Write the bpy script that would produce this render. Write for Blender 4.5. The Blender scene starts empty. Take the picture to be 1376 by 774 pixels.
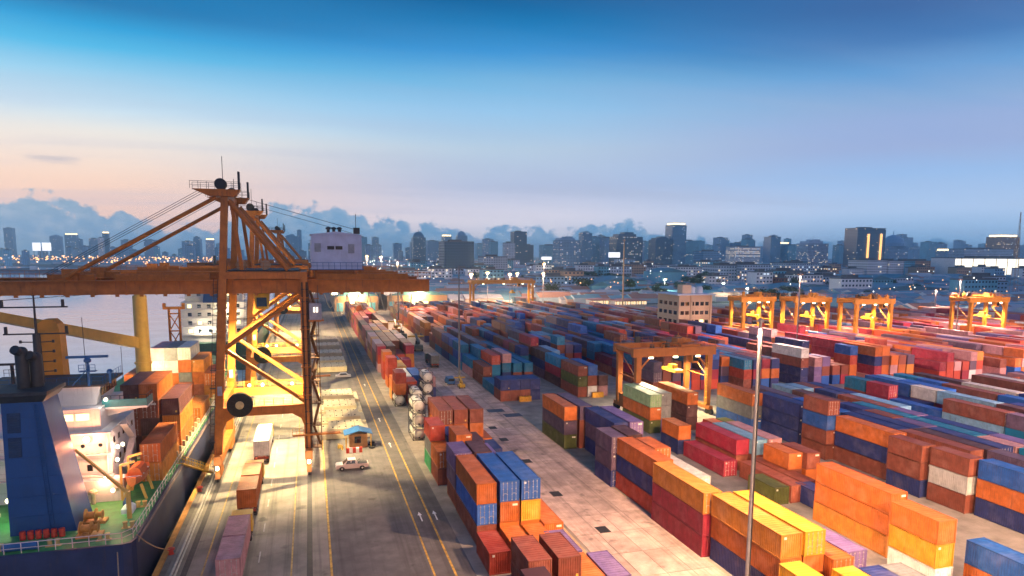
import bpy, math, random
from mathutils import Vector, Matrix
from mathutils.bvhtree import BVHTree
R = math.radians
sc = bpy.context.scene
C = sc.collection
# ------------------------------------------------------------------ camera
# 24 mm lens on full frame, the photograph is the upper part of a 3:2 frame (so the lens axis sits below the picture's middle)
CAM_H = 35.0
F_PX, CX_PX, CY_PX, ROLL = 917.0, 688.0, 458.0, 0.006
PITCH, YAW = R(7.2317), R(16.4941)
def cam_dir(px, py):
    "world direction of a photo pixel (a direction only)"
    v = ((px-CX_PX)/F_PX, (py-CY_PX)/F_PX, 1.0)
    return cam_vec(v)
def cam_vec(v):
    c, s = math.cos(ROLL), math.sin(ROLL)
    x, y, z = c*v[0]+s*v[1], -s*v[0]+c*v[1], v[2]
    cp, sp = math.cos(PITCH), math.sin(PITCH)
    d, u = cp*z-sp*y, -sp*z-cp*y
    cy, sy = math.cos(YAW), math.sin(YAW)
    return Vector((cy*x+sy*d, -sy*x+cy*d, u))
def at_y(px, py, Y):
    d = cam_dir(px, py); t = Y/d.y
    return Vector((d.x*t, Y, CAM_H+d.z*t))
def at_z(px, py, Z=0.0):
    d = cam_dir(px, py); t = (Z-CAM_H)/d.z
    return Vector((d.x*t, d.y*t, Z))
cam = bpy.data.cameras.new('camera'); cam_o = bpy.data.objects.new('camera', cam); C.objects.link(cam_o)
cam.sensor_width = 36.0; cam.lens = F_PX/1376*36.0; cam.sensor_fit = 'HORIZONTAL'
cam.shift_y = (CY_PX-387.0)/1376.0
cam.clip_start = 0.5; cam.clip_end = 60000
rx, dy, fz = cam_vec((1,0,0)), cam_vec((0,1,0)), cam_vec((0,0,1))
M = Matrix(((rx.x, -dy.x, -fz.x, 0), (rx.y, -dy.y, -fz.y, 0), (rx.z, -dy.z, -fz.z, CAM_H), (0,0,0,1)))
cam_o.matrix_world = M
sc.camera = cam_o
# ------------------------------------------------------------------ render / view
sc.view_settings.view_transform = 'Standard'; sc.view_settings.look = 'None'
sc.view_settings.exposure = 0.45; sc.view_settings.gamma = 1.0
sc.render.engine = 'CYCLES'
cy = sc.cycles
cy.use_denoising = True
try: cy.denoiser = 'OPENIMAGEDENOISE'
except Exception: pass
cy.use_adaptive_sampling = True; cy.adaptive_threshold = 0.015
cy.max_bounces = 5; cy.diffuse_bounces = 2; cy.glossy_bounces = 2; cy.transmission_bounces = 2; cy.volume_bounces = 2; cy.transparent_max_bounces = 6
cy.caustics_reflective = False; cy.caustics_refractive = False; cy.sample_clamp_indirect = 4.0
cy.use_light_tree = True
# ------------------------------------------------------------------ world: dusk sky
def s2l(c):
    return tuple((x/12.92 if x <= .04045 else ((x+.055)/1.055)**2.4) for x in (v/255.0 for v in c))
SUN_AZ = R(-38)          # clockwise from +Y: where the sunset glow is
world = bpy.data.worlds.new('World'); sc.world = world; world.use_nodes = True
nt = world.node_tree; nt.nodes.clear()
def N(t, **kw):
    n = nt.nodes.new(t)
    for k, v in kw.items(): setattr(n, k, v)
    return n
def L(a, b): nt.links.new(a, b)
def math_node(op, a=None, b=None, clamp=False):
    n = N('ShaderNodeMath', operation=op, use_clamp=clamp)
    for i, v in enumerate((a, b)):
        if v is None: continue
        if isinstance(v, (int, float)): n.inputs[i].default_value = v
        else: L(v, n.inputs[i])
    return n.outputs[0]
def ramp(fac, stops, interp='EASE'):
    n = N('ShaderNodeValToRGB'); r = n.color_ramp; r.interpolation = interp
    while len(r.elements) < len(stops): r.elements.new(0.5)
    for e, (p, c) in zip(r.elements, stops):
        e.position = p; e.color = (*c, 1) if len(c) == 3 else c
    L(fac, n.inputs[0]); return n.outputs[0]
def mixc(fac, a, b, mode='MIX'):
    n = N('ShaderNodeMix', data_type='RGBA', blend_type=mode)
    if isinstance(fac, (int, float)): n.inputs[0].default_value = fac
    else: L(fac, n.inputs[0])
    for i, v in ((6, a), (7, b)):
        if isinstance(v, tuple): n.inputs[i].default_value = (*v, 1)
        else: L(v, n.inputs[i])
    return n.outputs[2]
tc = N('ShaderNodeTexCoord'); sep = N('ShaderNodeSeparateXYZ'); L(tc.outputs['Generated'], sep.inputs[0])
X, Y, Z = sep.outputs
az = math_node('ARCTAN2', X, Y)
daz = math_node('SUBTRACT', az, SUN_AZ)
cosd = math_node('COSINE', daz)
def el(y, px=688):   # photo row -> sine of the elevation there
    return cam_dir(px, y).normalized().z
def az_off(px):
    d = cam_dir(px, 342); return abs(math.atan2(d.x, d.y)-SUN_AZ)
off_ang = math_node('ARCCOSINE', cosd)
def between(a, b):
    n = N('ShaderNodeMapRange', interpolation_type='SMOOTHSTEP'); L(off_ang, n.inputs[0]); n.inputs[1].default_value = a; n.inputs[2].default_value = b; return n.outputs[0]
to_mid, to_cool = between(az_off(100), az_off(688)), between(az_off(640), az_off(1240))
wv = math_node('SUBTRACT', 1.0, to_mid)
def col_ramp(px, stops, up): return [(max(0.0, el(y, px)), s2l(c)) for y, c in stops]+[(.62, s2l(up)), (1.0, s2l((22,104,170)))]
warm = col_ramp(100, [(340,(236,196,184)),(300,(240,200,186)),(265,(246,206,186)),(240,(248,212,190)),(200,(242,224,210)),(172,(230,226,220)),(140,(198,224,237)),(100,(152,206,233)),(60,(75,180,225)),(30,(32,155,210)),(0,(14,116,172))], (14,104,168))
mid = col_ramp(688, [(340,(214,212,226)),(290,(222,217,230)),(250,(178,190,218)),(200,(178,199,219)),(150,(140,195,232)),(110,(95,175,220)),(70,(30,140,205)),(30,(2,115,175)),(0,(8,94,150))], (18,98,162))
cool = col_ramp(1240, [(340,(134,178,220)),(320,(146,186,226)),(280,(176,202,236)),(230,(152,186,229)),(195,(152,172,214)),(160,(146,170,214)),(130,(125,165,210)),(90,(90,150,205)),(50,(60,115,175)),(0,(56,98,155))], (30,92,158))
sky = mixc(to_mid, ramp(Z, warm, 'LINEAR'), ramp(Z, mid, 'LINEAR'))
sky = mixc(to_cool, sky, ramp(Z, cool, 'LINEAR'))
# lilac counter-glow away from the sunset, beginning at the frame's side
cg = N('ShaderNodeMapRange', interpolation_type='SMOOTHSTEP'); L(cosd, cg.inputs[0]); cg.inputs[1].default_value = .0; cg.inputs[2].default_value = -.5; cg.inputs[3].default_value = 0; cg.inputs[4].default_value = .9
cgf = math_node('MULTIPLY', cg.outputs[0], ramp(Z, [(0.0,(.35,)*3),(.14,(1,)*3),(.34,(.95,)*3),(.8,(.35,)*3),(1,(0,)*3)], 'LINEAR'))
sky = mixc(cgf, sky, s2l((188,184,216)))
# thin high cloud streaks
mp = N('ShaderNodeCombineXYZ'); den = math_node('ADD', Z, 0.06)
L(math_node('MULTIPLY', math_node('DIVIDE', X, den), 0.10), mp.inputs[0]); L(math_node('MULTIPLY', math_node('DIVIDE', Y, den), 0.42), mp.inputs[1])
ns = N('ShaderNodeTexNoise'); ns.inputs['Scale'].default_value = 1.1; ns.inputs['Detail'].default_value = 5; ns.inputs['Roughness'].default_value = .55; L(mp.outputs[0], ns.inputs['Vector'])
st = N('ShaderNodeMapRange', interpolation_type='SMOOTHSTEP'); L(ns.outputs[0], st.inputs[0]); st.inputs[1].default_value = .42; st.inputs[2].default_value = .70; st.inputs[3].default_value = 0; st.inputs[4].default_value = .66
stf = math_node('MULTIPLY', st.outputs[0], ramp(Z, [(0.0,(0.2,)*3), (.12,(1,)*3), (.22,(.5,)*3), (.31,(.12,)*3), (1,(0.05,)*3)], 'LINEAR'))
sky = mixc(stf, sky, s2l((168,178,206)))
# cumulus bank standing along the horizon
u = N('ShaderNodeMapRange'); L(az, u.inputs[0]); u.inputs[1].default_value = -math.pi; u.inputs[2].default_value = math.pi
def uz(px): # photo column -> bank position
    d = cam_dir(px, 342); return (math.atan2(d.x, d.y)+math.pi)/(2*math.pi)
def g(y): v = el(y)*8.0; return (v, v, v)
bank = ramp(u.outputs[0], [(0.0,g(318)),(0.3,g(312)),(uz(-120),g(288)),(uz(10),g(284)),(uz(40),g(272)),(uz(75),g(272)),(uz(92),g(296)),(uz(120),g(288)),(uz(150),g(300)),(uz(165),g(292)),(uz(200),g(308)),(uz(290),g(314)),(uz(360),g(284)),(uz(430),g(280)),(uz(520),g(297)),(uz(620),g(308)),(uz(720),g(314)),(uz(800),g(308)),(uz(860),g(298)),(uz(900),g(312)),(uz(960),g(326)),(1.0,g(318))], 'LINEAR')
cv = N('ShaderNodeCombineXYZ'); L(math_node('MULTIPLY', az, 1.0), cv.inputs[0]); L(math_node('MULTIPLY', Z, 1.25), cv.inputs[1])
n1 = N('ShaderNodeTexNoise'); n1.inputs['Scale'].default_value = 32; n1.inputs['Detail'].default_value = 7; n1.inputs['Roughness'].default_value = .52; L(cv.outputs[0], n1.inputs['Vector'])
top = math_node('ADD', math_node('DIVIDE', bank, 8.0), math_node('MULTIPLY', math_node('SUBTRACT', n1.outputs[0], .5), .085))
cm = N('ShaderNodeMapRange', interpolation_type='SMOOTHSTEP'); L(math_node('SUBTRACT', top, Z), cm.inputs[0]); cm.inputs[1].default_value = -.002; cm.inputs[2].default_value = .007
ccol = mixc(wv, s2l((104,158,202)), s2l((134,166,190)))
ccol = mixc(ramp(math_node('MULTIPLY', Z, 12.0), [(0,(0,)*3),(1,(1,)*3)]), s2l((92,146,190)), ccol)
n1b = N('ShaderNodeTexNoise'); n1b.inputs['Scale'].default_value = 60; n1b.inputs['Detail'].default_value = 5; L(cv.outputs[0], n1b.inputs['Vector'])
ccol = mixc(ramp(n1b.outputs[0], [(.42,(0,)*3),(.66,(.42,)*3)], 'LINEAR'), ccol, s2l((176,190,208)))
sky = mixc(math_node('MULTIPLY', cm.outputs[0], .95), sky, ccol)
# small torn clouds low over the glow
cv2 = N('ShaderNodeCombineXYZ'); L(math_node('MULTIPLY', az, 5.0), cv2.inputs[0]); L(math_node('MULTIPLY', Z, 26.0), cv2.inputs[1]); cv2.inputs[2].default_value = 3.7
n2 = N('ShaderNodeTexNoise'); n2.inputs['Scale'].default_value = 1.0; n2.inputs['Detail'].default_value = 5; L(cv2.outputs[0], n2.inputs['Vector'])
tf = N('ShaderNodeMapRange', interpolation_type='SMOOTHSTEP'); L(n2.outputs[0], tf.inputs[0]); tf.inputs[1].default_value = .62; tf.inputs[2].default_value = .74; tf.inputs[4].default_value = .7
tfm = math_node('MULTIPLY', tf.outputs[0], ramp(Z, [(0.0,(0,)*3),(.05,(.8,)*3),(.10,(1,)*3),(.13,(0,)*3),(1,(0,)*3)], 'LINEAR'))
sky = mixc(math_node('MULTIPLY', tfm, wv), sky, s2l((150,160,186)))
# a little of the physical low-sun sky in the mix, then the dark under-horizon
nish = N('ShaderNodeTexSky'); nish.sky_type = 'NISHITA'; nish.sun_disc = False; nish.sun_elevation = R(1.5); nish.sun_rotation = SUN_AZ; nish.dust_density = 1.5
sky = mixc(1.0, sky, mixc(1.0, nish.outputs[0], (0.004,)*3, 'MULTIPLY'), 'ADD')
below = N('ShaderNodeMapRange'); L(Z, below.inputs[0]); below.inputs[1].default_value = -.02; below.inputs[2].default_value = 0.0
sky = mixc(below.outputs[0], s2l((70,104,140)), sky)
bg = N('ShaderNodeBackground'); L(sky, bg.inputs[0]); bg.inputs[1].default_value = 0.82
wo = N('ShaderNodeOutputWorld'); L(bg.outputs[0], wo.inputs[0])
# ------------------------------------------------------------------ the last of the sun
sun = bpy.data.lights.new('sun', 'SUN'); sun.energy = 0.25; sun.angle = R(12); sun.color = (1.0, .72, .52)
sun_o = bpy.data.objects.new('sun', sun); C.objects.link(sun_o)
sd = Vector((math.sin(SUN_AZ)*math.cos(R(5)), math.cos(SUN_AZ)*math.cos(R(5)), math.sin(R(5))))
sun_o.rotation_euler = (-sd).to_track_quat('-Z', 'Y').to_euler()
# ------------------------------------------------------------------ materials
MATS = {}
def mat(name, col, rough=.6, metal=0.0, var=.25, scale=1.5, bump=0.0, emit=None, estr=0.0, objcol=False, attr=None, streak=0.0, spec=.4, coord='Object', col2=None, scale2=None, tyre=0.0, rnd=0.0):
    if name in MATS: return MATS[name]
    m = bpy.data.materials.new(name); m.use_nodes = True; t = m.node_tree; b = t.nodes['Principled BSDF']
    def nn(k, **kw):
        n = t.nodes.new(k)
        for a, v in kw.items(): setattr(n, a, v)
        return n
    b.inputs['Roughness'].default_value = rough; b.inputs['Metallic'].default_value = metal
    b.inputs['Specular IOR Level'].default_value = spec
    tcn = nn('ShaderNodeTexCoord'); geo = nn('ShaderNodeNewGeometry')
    vec = geo.outputs['Position'] if coord == 'World' else tcn.outputs['Object']
    info = nn('ShaderNodeObjectInfo')
    off = nn('ShaderNodeVectorMath', operation='ADD'); t.links.new(vec, off.inputs[0])
    if coord == 'Object':
        sc_ = nn('ShaderNodeMath', operation='MULTIPLY'); t.links.new(info.outputs['Random'], sc_.inputs[0]); sc_.inputs[1].default_value = 57.0
        t.links.new(sc_.outputs[0], off.inputs[1])
    ns_ = nn('ShaderNodeTexNoise'); ns_.inputs['Scale'].default_value = scale; ns_.inputs['Detail'].default_value = 6; ns_.inputs['Roughness'].default_value = .62
    t.links.new(off.outputs[0], ns_.inputs['Vector'])
    if objcol: src = info.outputs['Color']
    elif attr:
        a_ = nn('ShaderNodeVertexColor'); a_.layer_name = attr; src = a_.outputs[0]
    else:
        c_ = nn('ShaderNodeRGB'); c_.outputs[0].default_value = (*col, 1); src = c_.outputs[0]
    if col2:
        ns2 = nn('ShaderNodeTexNoise'); ns2.inputs['Scale'].default_value = scale2 or scale*.25; ns2.inputs['Detail'].default_value = 4; t.links.new(off.outputs[0], ns2.inputs['Vector'])
        mr2 = nn('ShaderNodeMapRange'); t.links.new(ns2.outputs[0], mr2.inputs[0]); mr2.inputs[1].default_value = .42; mr2.inputs[2].default_value = .6
        mx2 = nn('ShaderNodeMix', data_type='RGBA'); t.links.new(mr2.outputs[0], mx2.inputs[0]); t.links.new(src, mx2.inputs[6]); mx2.inputs[7].default_value = (*col2, 1); src = mx2.outputs[2]
    mr = nn('ShaderNodeMapRange'); t.links.new(ns_.outputs[0], mr.inputs[0]); mr.inputs[1].default_value = .3; mr.inputs[2].default_value = .7; mr.inputs[3].default_value = 1-var; mr.inputs[4].default_value = 1+var*.6
    mul = nn('ShaderNodeMix', data_type='RGBA', blend_type='MULTIPLY'); mul.inputs[0].default_value = 1.0
    t.links.new(src, mul.inputs[6]); t.links.new(mr.outputs[0], mul.inputs[7]); out = mul.outputs[2]
    if objcol:
        # sun-faded patches
        nf = nn('ShaderNodeTexNoise'); nf.inputs['Scale'].default_value = .45; nf.inputs['Detail'].default_value = 4; t.links.new(off.outputs[0], nf.inputs['Vector'])
        mf = nn('ShaderNodeMapRange'); t.links.new(nf.outputs[0], mf.inputs[0]); mf.inputs[1].default_value = .5; mf.inputs[2].default_value = .72; mf.inputs[4].default_value = .13
        xf = nn('ShaderNodeMix', data_type='RGBA'); t.links.new(mf.outputs[0], xf.inputs[0]); t.links.new(out, xf.inputs[6]); xf.inputs[7].default_value = (.42,.34,.30,1); out = xf.outputs[2]
    if streak:
        # rust and dirt running down: noise stretched along z
        mpn = nn('ShaderNodeMapping'); mpn.inputs['Scale'].default_value = (2.3, 2.3, .22); t.links.new(off.outputs[0], mpn.inputs['Vector'])
        n3 = nn('ShaderNodeTexNoise'); n3.inputs['Scale'].default_value = 1.3; n3.inputs['Detail'].default_value = 7; n3.inputs['Roughness'].default_value = .68; t.links.new(mpn.outputs[0], n3.inputs['Vector'])
        m3 = nn('ShaderNodeMapRange'); t.links.new(n3.outputs[0], m3.inputs[0]); m3.inputs[1].default_value = .56; m3.inputs[2].default_value = .72; m3.inputs[4].default_value = streak
        x3 = nn('ShaderNodeMix', data_type='RGBA'); t.links.new(m3.outputs[0], x3.inputs[0]); t.links.new(out, x3.inputs[6]); x3.inputs[7].default_value = (.085,.045,.028,1); out = x3.outputs[2]
    if tyre:
        # tyre marks and wear running along the lanes
        mpt = nn('ShaderNodeMapping'); mpt.inputs['Scale'].default_value = (.9,.018,1); t.links.new(off.outputs[0], mpt.inputs['Vector'])
        n5 = nn('ShaderNodeTexNoise'); n5.inputs['Scale'].default_value = 1.0; n5.inputs['Detail'].default_value = 6; n5.inputs['Roughness'].default_value = .65; t.links.new(mpt.outputs[0], n5.inputs['Vector'])
        m5 = nn('ShaderNodeMapRange'); t.links.new(n5.outputs[0], m5.inputs[0]); m5.inputs[1].default_value = .5; m5.inputs[2].default_value = .68; m5.inputs[4].default_value = tyre
        x5 = nn('ShaderNodeMix', data_type='RGBA'); t.links.new(m5.outputs[0], x5.inputs[0]); t.links.new(out, x5.inputs[6]); x5.inputs[7].default_value = (.05,.045,.042,1); out = x5.outputs[2]
        # oil stains
        n6 = nn('ShaderNodeTexNoise'); n6.inputs['Scale'].default_value = .33; n6.inputs['Detail'].default_value = 3; t.links.new(off.outputs[0], n6.inputs['Vector'])
        m6 = nn('ShaderNodeMapRange'); t.links.new(n6.outputs[0], m6.inputs[0]); m6.inputs[1].default_value = .64; m6.inputs[2].default_value = .72; m6.inputs[4].default_value = .6
        x6 = nn('ShaderNodeMix', data_type='RGBA'); t.links.new(m6.outputs[0], x6.inputs[0]); t.links.new(out, x6.inputs[6]); x6.inputs[7].default_value = (.04,.036,.034,1); out = x6.outputs[2]
    if rnd:
        m7 = nn('ShaderNodeMapRange'); t.links.new(info.outputs['Random'], m7.inputs[0]); m7.inputs[3].default_value = 1-rnd; m7.inputs[4].default_value = 1+rnd
        x7 = nn('ShaderNodeMix', data_type='RGBA', blend_type='MULTIPLY'); x7.inputs[0].default_value = 1.0; t.links.new(out, x7.inputs[6]); t.links.new(m7.outputs[0], x7.inputs[7]); out = x7.outputs[2]
    t.links.new(out, b.inputs['Base Color'])
    if bump:
        bp = nn('ShaderNodeBump'); bp.inputs['Strength'].default_value = bump; bp.inputs['Distance'].default_value = .05; t.links.new(ns_.outputs[0], bp.inputs['Height']); t.links.new(bp.outputs[0], b.inputs['Normal'])
    if emit:
        b.inputs['Emission Color'].default_value = (*emit, 1); b.inputs['Emission Strength'].default_value = estr
    MATS[name] = m; return m
# ------------------------------------------------------------------ mesh builder
class MB:
    def __init__(s): s.v, s.f = [], []
    def quad(s, *p):
        i = len(s.v); s.v += [tuple(q) for q in p]; s.f.append(tuple(range(i, i+len(p)))); return s
    def hexa(s, p):     # 8 corners: bottom ring 0-3, top ring 4-7
        i = len(s.v); s.v += [tuple(q) for q in p]
        for a in ((3,2,1,0),(4,5,6,7),(0,1,5,4),(1,2,6,5),(2,3,7,6),(3,0,4,7)): s.f.append(tuple(i+k for k in a))
        return s
    def box(s, x0, x1, y0, y1, z0, z1):
        return s.hexa(((x0,y0,z0),(x1,y0,z0),(x1,y1,z0),(x0,y1,z0),(x0,y0,z1),(x1,y0,z1),(x1,y1,z1),(x0,y1,z1)))
    def taper(s, b, t):  # b, t = (x0,x1,y0,y1,z)
        x0,x1,y0,y1,z = b; X0,X1,Y0,Y1,Z_ = t
        return s.hexa(((x0,y0,z),(x1,y0,z),(x1,y1,z),(x0,y1,z),(X0,Y0,Z_),(X1,Y0,Z_),(X1,Y1,Z_),(X0,Y1,Z_)))
    def beam(s, p, q, w, h, up=(0,0,1), w2=None, h2=None):
        p, q = Vector(p), Vector(q); d = (q-p).normalized(); u_ = Vector(up)
        if abs(d.dot(u_)) > .98: u_ = Vector((0,1,0))
        a = d.cross(u_).normalized(); b = a.cross(d).normalized()
        w2 = w if w2 is None else w2; h2 = h if h2 is None else h2
        P = [p+a*(i*w/2)+b*(j*h/2) for i,j in ((-1,-1),(1,-1),(1,1),(-1,1))]+[q+a*(i*w2/2)+b*(j*h2/2) for i,j in ((-1,-1),(1,-1),(1,1),(-1,1))]
        return s.hexa(P)
    def tube(s, p, q, r, n=6, r2=None, cap=True):
        p, q = Vector(p), Vector(q); d = (q-p).normalized(); u_ = Vector((0,0,1))
        if abs(d.z) > .98: u_ = Vector((0,1,0))
        a = d.cross(u_).normalized(); b = a.cross(d).normalized(); r2 = r if r2 is None else r2; i = len(s.v)
        for c, rr in ((p,r),(q,r2)):
            for k in range(n):
                t = 2*math.pi*k/n; s.v.append(tuple(c+a*(rr*math.cos(t))+b*(rr*math.sin(t))))
        for k in range(n): s.f.append((i+k, i+(k+1)%n, i+n+(k+1)%n, i+n+k))
        if cap: s.f.append(tuple(i+k for k in reversed(range(n)))); s.f.append(tuple(i+n+k for k in range(n)))
        return s
    def path(s, pts, r, n=6):
        for a, b in zip(pts, pts[1:]): s.tube(a, b, r, n)
        return s
    def prism(s, poly, axis, a0, a1):   # poly of 2D points extruded along axis x / y / z
        def P(p, a): return {'x':(a,p[0],p[1]),'y':(p[0],a,p[1]),'z':(p[0],p[1],a)}[axis]
        i = len(s.v); n = len(poly); s.v += [P(p,a0) for p in poly]+[P(p,a1) for p in poly]
        s.f.append(tuple(i+k for k in range(n))); s.f.append(tuple(i+n+k for k in reversed(range(n))))
        for k in range(n): s.f.append((i+(k+1)%n, i+k, i+n+k, i+n+(k+1)%n))
        return s
    def lathe(s, c, prof, n=16, axis='z'):  # prof = [(r, h)]
        i = len(s.v); c = Vector(c)
        for r, h in prof:
            for k in range(n):
                t = 2*math.pi*k/n; a, b = r*math.cos(t), r*math.sin(t)
                s.v.append(tuple(c+Vector({'z':(a,b,h),'y':(a,h,b),'x':(h,a,b)}[axis])))
        for j in range(len(prof)-1):
            for k in range(n): s.f.append((i+j*n+k, i+j*n+(k+1)%n, i+(j+1)*n+(k+1)%n, i+(j+1)*n+k))
        s.f.append(tuple(i+k for k in reversed(range(n)))); s.f.append(tuple(i+(len(prof)-1)*n+k for k in range(n)))
        return s
    def rail(s, pts, h=1.05, step=1.5, r=.03, mid=True):
        for a, b in zip(pts, pts[1:]):
            a, b = Vector(a), Vector(b); n = max(1, round((b-a).length/step)); up = Vector((0,0,h))
            s.tube(a+up, b+up, r, 4)
            if mid: s.tube(a+up*.5, b+up*.5, r*.8, 4)
            for k in range(n+1):
                p = a.lerp(b, k/n); s.tube(p, p+up, r, 4)
        return s
    def mesh(s, name):
        me = bpy.data.meshes.new(name); me.from_pydata(s.v, [], s.f); me.validate(); me.update(); return me
    def obj(s, name, m, parent=None, smooth=False, fix=True, **kw):
        me = s.mesh(name)
        if fix: fix_normals(me)
        if smooth:
            me.polygons.foreach_set('use_smooth', [True]*len(me.polygons))
            if smooth != 'all': me.set_sharp_from_angle(angle=R(40))
        return link(name, me, m, parent, **kw)
import bmesh
def fix_normals(me):
    bm = bmesh.new(); bm.from_mesh(me); bmesh.ops.recalc_face_normals(bm, faces=bm.faces); bm.to_mesh(me); bm.free()
def link(name, me, m=None, parent=None, loc=None, rot=None, label=None, category=None, group=None, kind=None, color=None):
    o = bpy.data.objects.new(name, me); C.objects.link(o)
    if m is not None and me is not None:
        if len(me.materials) == 0: me.materials.append(m)
    if parent is not None: o.parent = parent
    if loc is not None: o.location = loc
    if rot is not None: o.rotation_euler = (0, 0, rot)
    if label: o['label'] = label
    if category: o['category'] = category
    if group: o['group'] = group
    if kind: o['kind'] = kind
    if color is not None: o.color = (*color, 1)
    return o
def thing(name, label, category, loc=(0,0,0), rot=0, group=None):
    return link(name, None, None, None, loc, rot, label, category, group)
def copy_tree(o, parent=None, **props):
    c = o.copy(); C.objects.link(c)
    if parent is not None: c.parent = parent
    for k, v in props.items(): c[k] = v
    for ch in list(o.children): copy_tree(ch, c)
    return c
def lamp(parent, loc, power, col=(1,.72,.38), radius=.25, kind='POINT', aim=None, cone=150, blend=.6, name='lamp_light'):
    l = bpy.data.lights.new(name, kind); l.energy = power; l.color = col; l.shadow_soft_size = radius
    o = bpy.data.objects.new(name, l); C.objects.link(o)
    if parent is not None: o.parent = parent
    o.location = loc
    if kind == 'SPOT':
        l.spot_size = R(cone); l.spot_blend = blend
        d = Vector(aim) if aim is not None else Vector((0,0,-1))
        o.rotation_euler = d.to_track_quat('-Z', 'Y').to_euler()
    return o
SODIUM = (1.0, .60, .34); WARMW = (1.0, .80, .48); COOLW = (.95, .97, 1.0)
M_concrete = mat('concrete', (.30,.265,.235), .85, var=.35, scale=.35, bump=.25, coord='World', col2=(.22,.195,.175), scale2=.05)
M_apron = mat('apron concrete', (.29,.255,.21), .8, var=.4, scale=.22, bump=.2, coord='World', col2=(.24,.21,.18), scale2=.06, tyre=.55)
M_asphalt = mat('asphalt', (.125,.113,.113), .82, var=.35, scale=.4, bump=.25, coord='World', col2=(.15,.138,.135), scale2=.07, tyre=.5)
M_slab = mat('slab concrete', (.52,.385,.34), .85, var=.35, scale=.5, bump=.25, coord='World', col2=(.37,.28,.25), scale2=.11, tyre=.45, rnd=.13)
M_land = mat('land', (.06,.065,.06), .95, var=.4, scale=.02, coord='World')
M_yellow = mat('road yellow', (.55,.33,.06), .75, var=.6, scale=1.2, coord='World')
M_white = mat('white paint', (.75,.74,.72), .6, var=.25, scale=1.5)
M_steel = mat('rail steel', (.07,.062,.058), .65, metal=.2, var=.3)
M_dark = mat('dark steel', (.03,.03,.034), .55, var=.3)
M_rubber = mat('rubber', (.018,.018,.019), .8, var=.3)
M_glass = mat('dark glass', (.012,.018,.025), .08, spec=.8, var=.1)
M_crane = mat('crane paint', (.43,.135,.02), .55, var=.3, scale=.8, streak=.65)
M_craney = mat('crane yellow paint', (.62,.36,.03), .55, var=.25, scale=.8, streak=.35)
M_house = mat('machinery house paint', (.44,.49,.64), .6, var=.15, scale=.6, streak=.2)
M_rope = mat('mooring rope', (.45,.28,.14), .9)
M_lampw = mat('white lamp', (1,1,1), .5, emit=(1,.84,.5), estr=6)
M_lampo = mat('sodium lamp', (1,.7,.4), .5, emit=(1,.42,.10), estr=2.6)
M_redp = mat('red paint', (.5,.05,.03), .5, var=.25)
M_bluep = mat('blue paint', (.02,.10,.27), .5, var=.3)
M_green = mat('deck green', (.05,.26,.08), .65, var=.4, scale=.9)
M_pole = mat('galvanised pole', (.26,.25,.26), .5, metal=.3, var=.2)
# ------------------------------------------------------------------ ground, river, quay
QX = -17.0
def struct(name, mb, m, **kw): return mb.obj(name, m, kind='structure', fix=False, **kw)
g_ = MB(); g_.quad((QX,-400,0),(8000,-400,0),(8000,8000,0),(QX,8000,0))
struct('ground', g_, M_land)
fb = MB(); fb.quad((QX,1330,-.6),(QX,8000,-.6),(-8000,8000,-.6),(-8000,5600,-.6),(-4000,3700,-.6),(-804,2180,-.6),(-258,1545,-.6))
struct('far_bank', fb, M_land)
m = mat('river water', (.46,.66,.86), .06, spec=1.0, var=.2, scale=.05, coord='World')
t = m.node_tree; b = t.nodes['Principled BSDF']
nz = t.nodes.new('ShaderNodeTexNoise'); nz.inputs['Scale'].default_value = .22; nz.inputs['Detail'].default_value = 5
ge = t.nodes.new('ShaderNodeNewGeometry'); mpn = t.nodes.new('ShaderNodeMapping'); mpn.inputs['Scale'].default_value = (.6,1.6,1); t.links.new(ge.outputs['Position'], mpn.inputs[0]); t.links.new(mpn.outputs[0], nz.inputs['Vector'])
bp = t.nodes.new('ShaderNodeBump'); bp.inputs['Strength'].default_value = .035; bp.inputs['Distance'].default_value = .5; t.links.new(nz.outputs[0], bp.inputs['Height']); t.links.new(bp.outputs[0], b.inputs['Normal'])
w_ = MB(); w_.quad((-8000,-400,-3),(QX+.5,-400,-3),(QX+.5,5700,-3),(-8000,5700,-3))
struct('river', w_, m)
qw = MB(); qw.box(QX-.02,QX+.9,-400,1330,-7,.05); struct('quay_wall', qw, mat('quay wall concrete', (.16,.14,.12), .9, var=.4, scale=.5, bump=.3, streak=.5, coord='World'))
fbw = MB()
pts = [(QX,1330),(-258,1545),(-804,2180),(-4000,3700)]
for a, c in zip(pts, pts[1:]): fbw.quad((a[0],a[1],-7),(c[0],c[1],-7),(c[0],c[1],-.6),(a[0],a[1],-.6))
struct('bank_wall', fbw, M_dark)
ap = MB(); ap.quad((QX+.9,-120,.004),(1.2,-120,.004),(1.2,620,.004),(QX+.9,620,.004)); struct('quay_apron', ap, M_apron)
rd = MB(); rd.quad((1.2,-120,.004),(16.6,-120,.004),(16.6,620,.004),(1.2,620,.004)); struct('quay_road', rd, M_asphalt)
yd = MB(); yd.quad((16.6,-120,.004),(520,-120,.004),(520,440,.004),(16.6,440,.004)); yard = struct('yard_pavement', yd, M_concrete)
# concrete slabs of the truck aisle, each a piece of its own
sl = MB(); sl.box(0,2.97,0,5.90,0,.03); sl_me = sl.mesh('slab'); fix_normals(sl_me)
rng = random.Random(4)
for k in range(30):
    for j in range(4):
        link('slab', sl_me, M_slab, yard, (31.0+j*3.06, 40+k*6.0, .004+rng.uniform(0,.012)))
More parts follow.
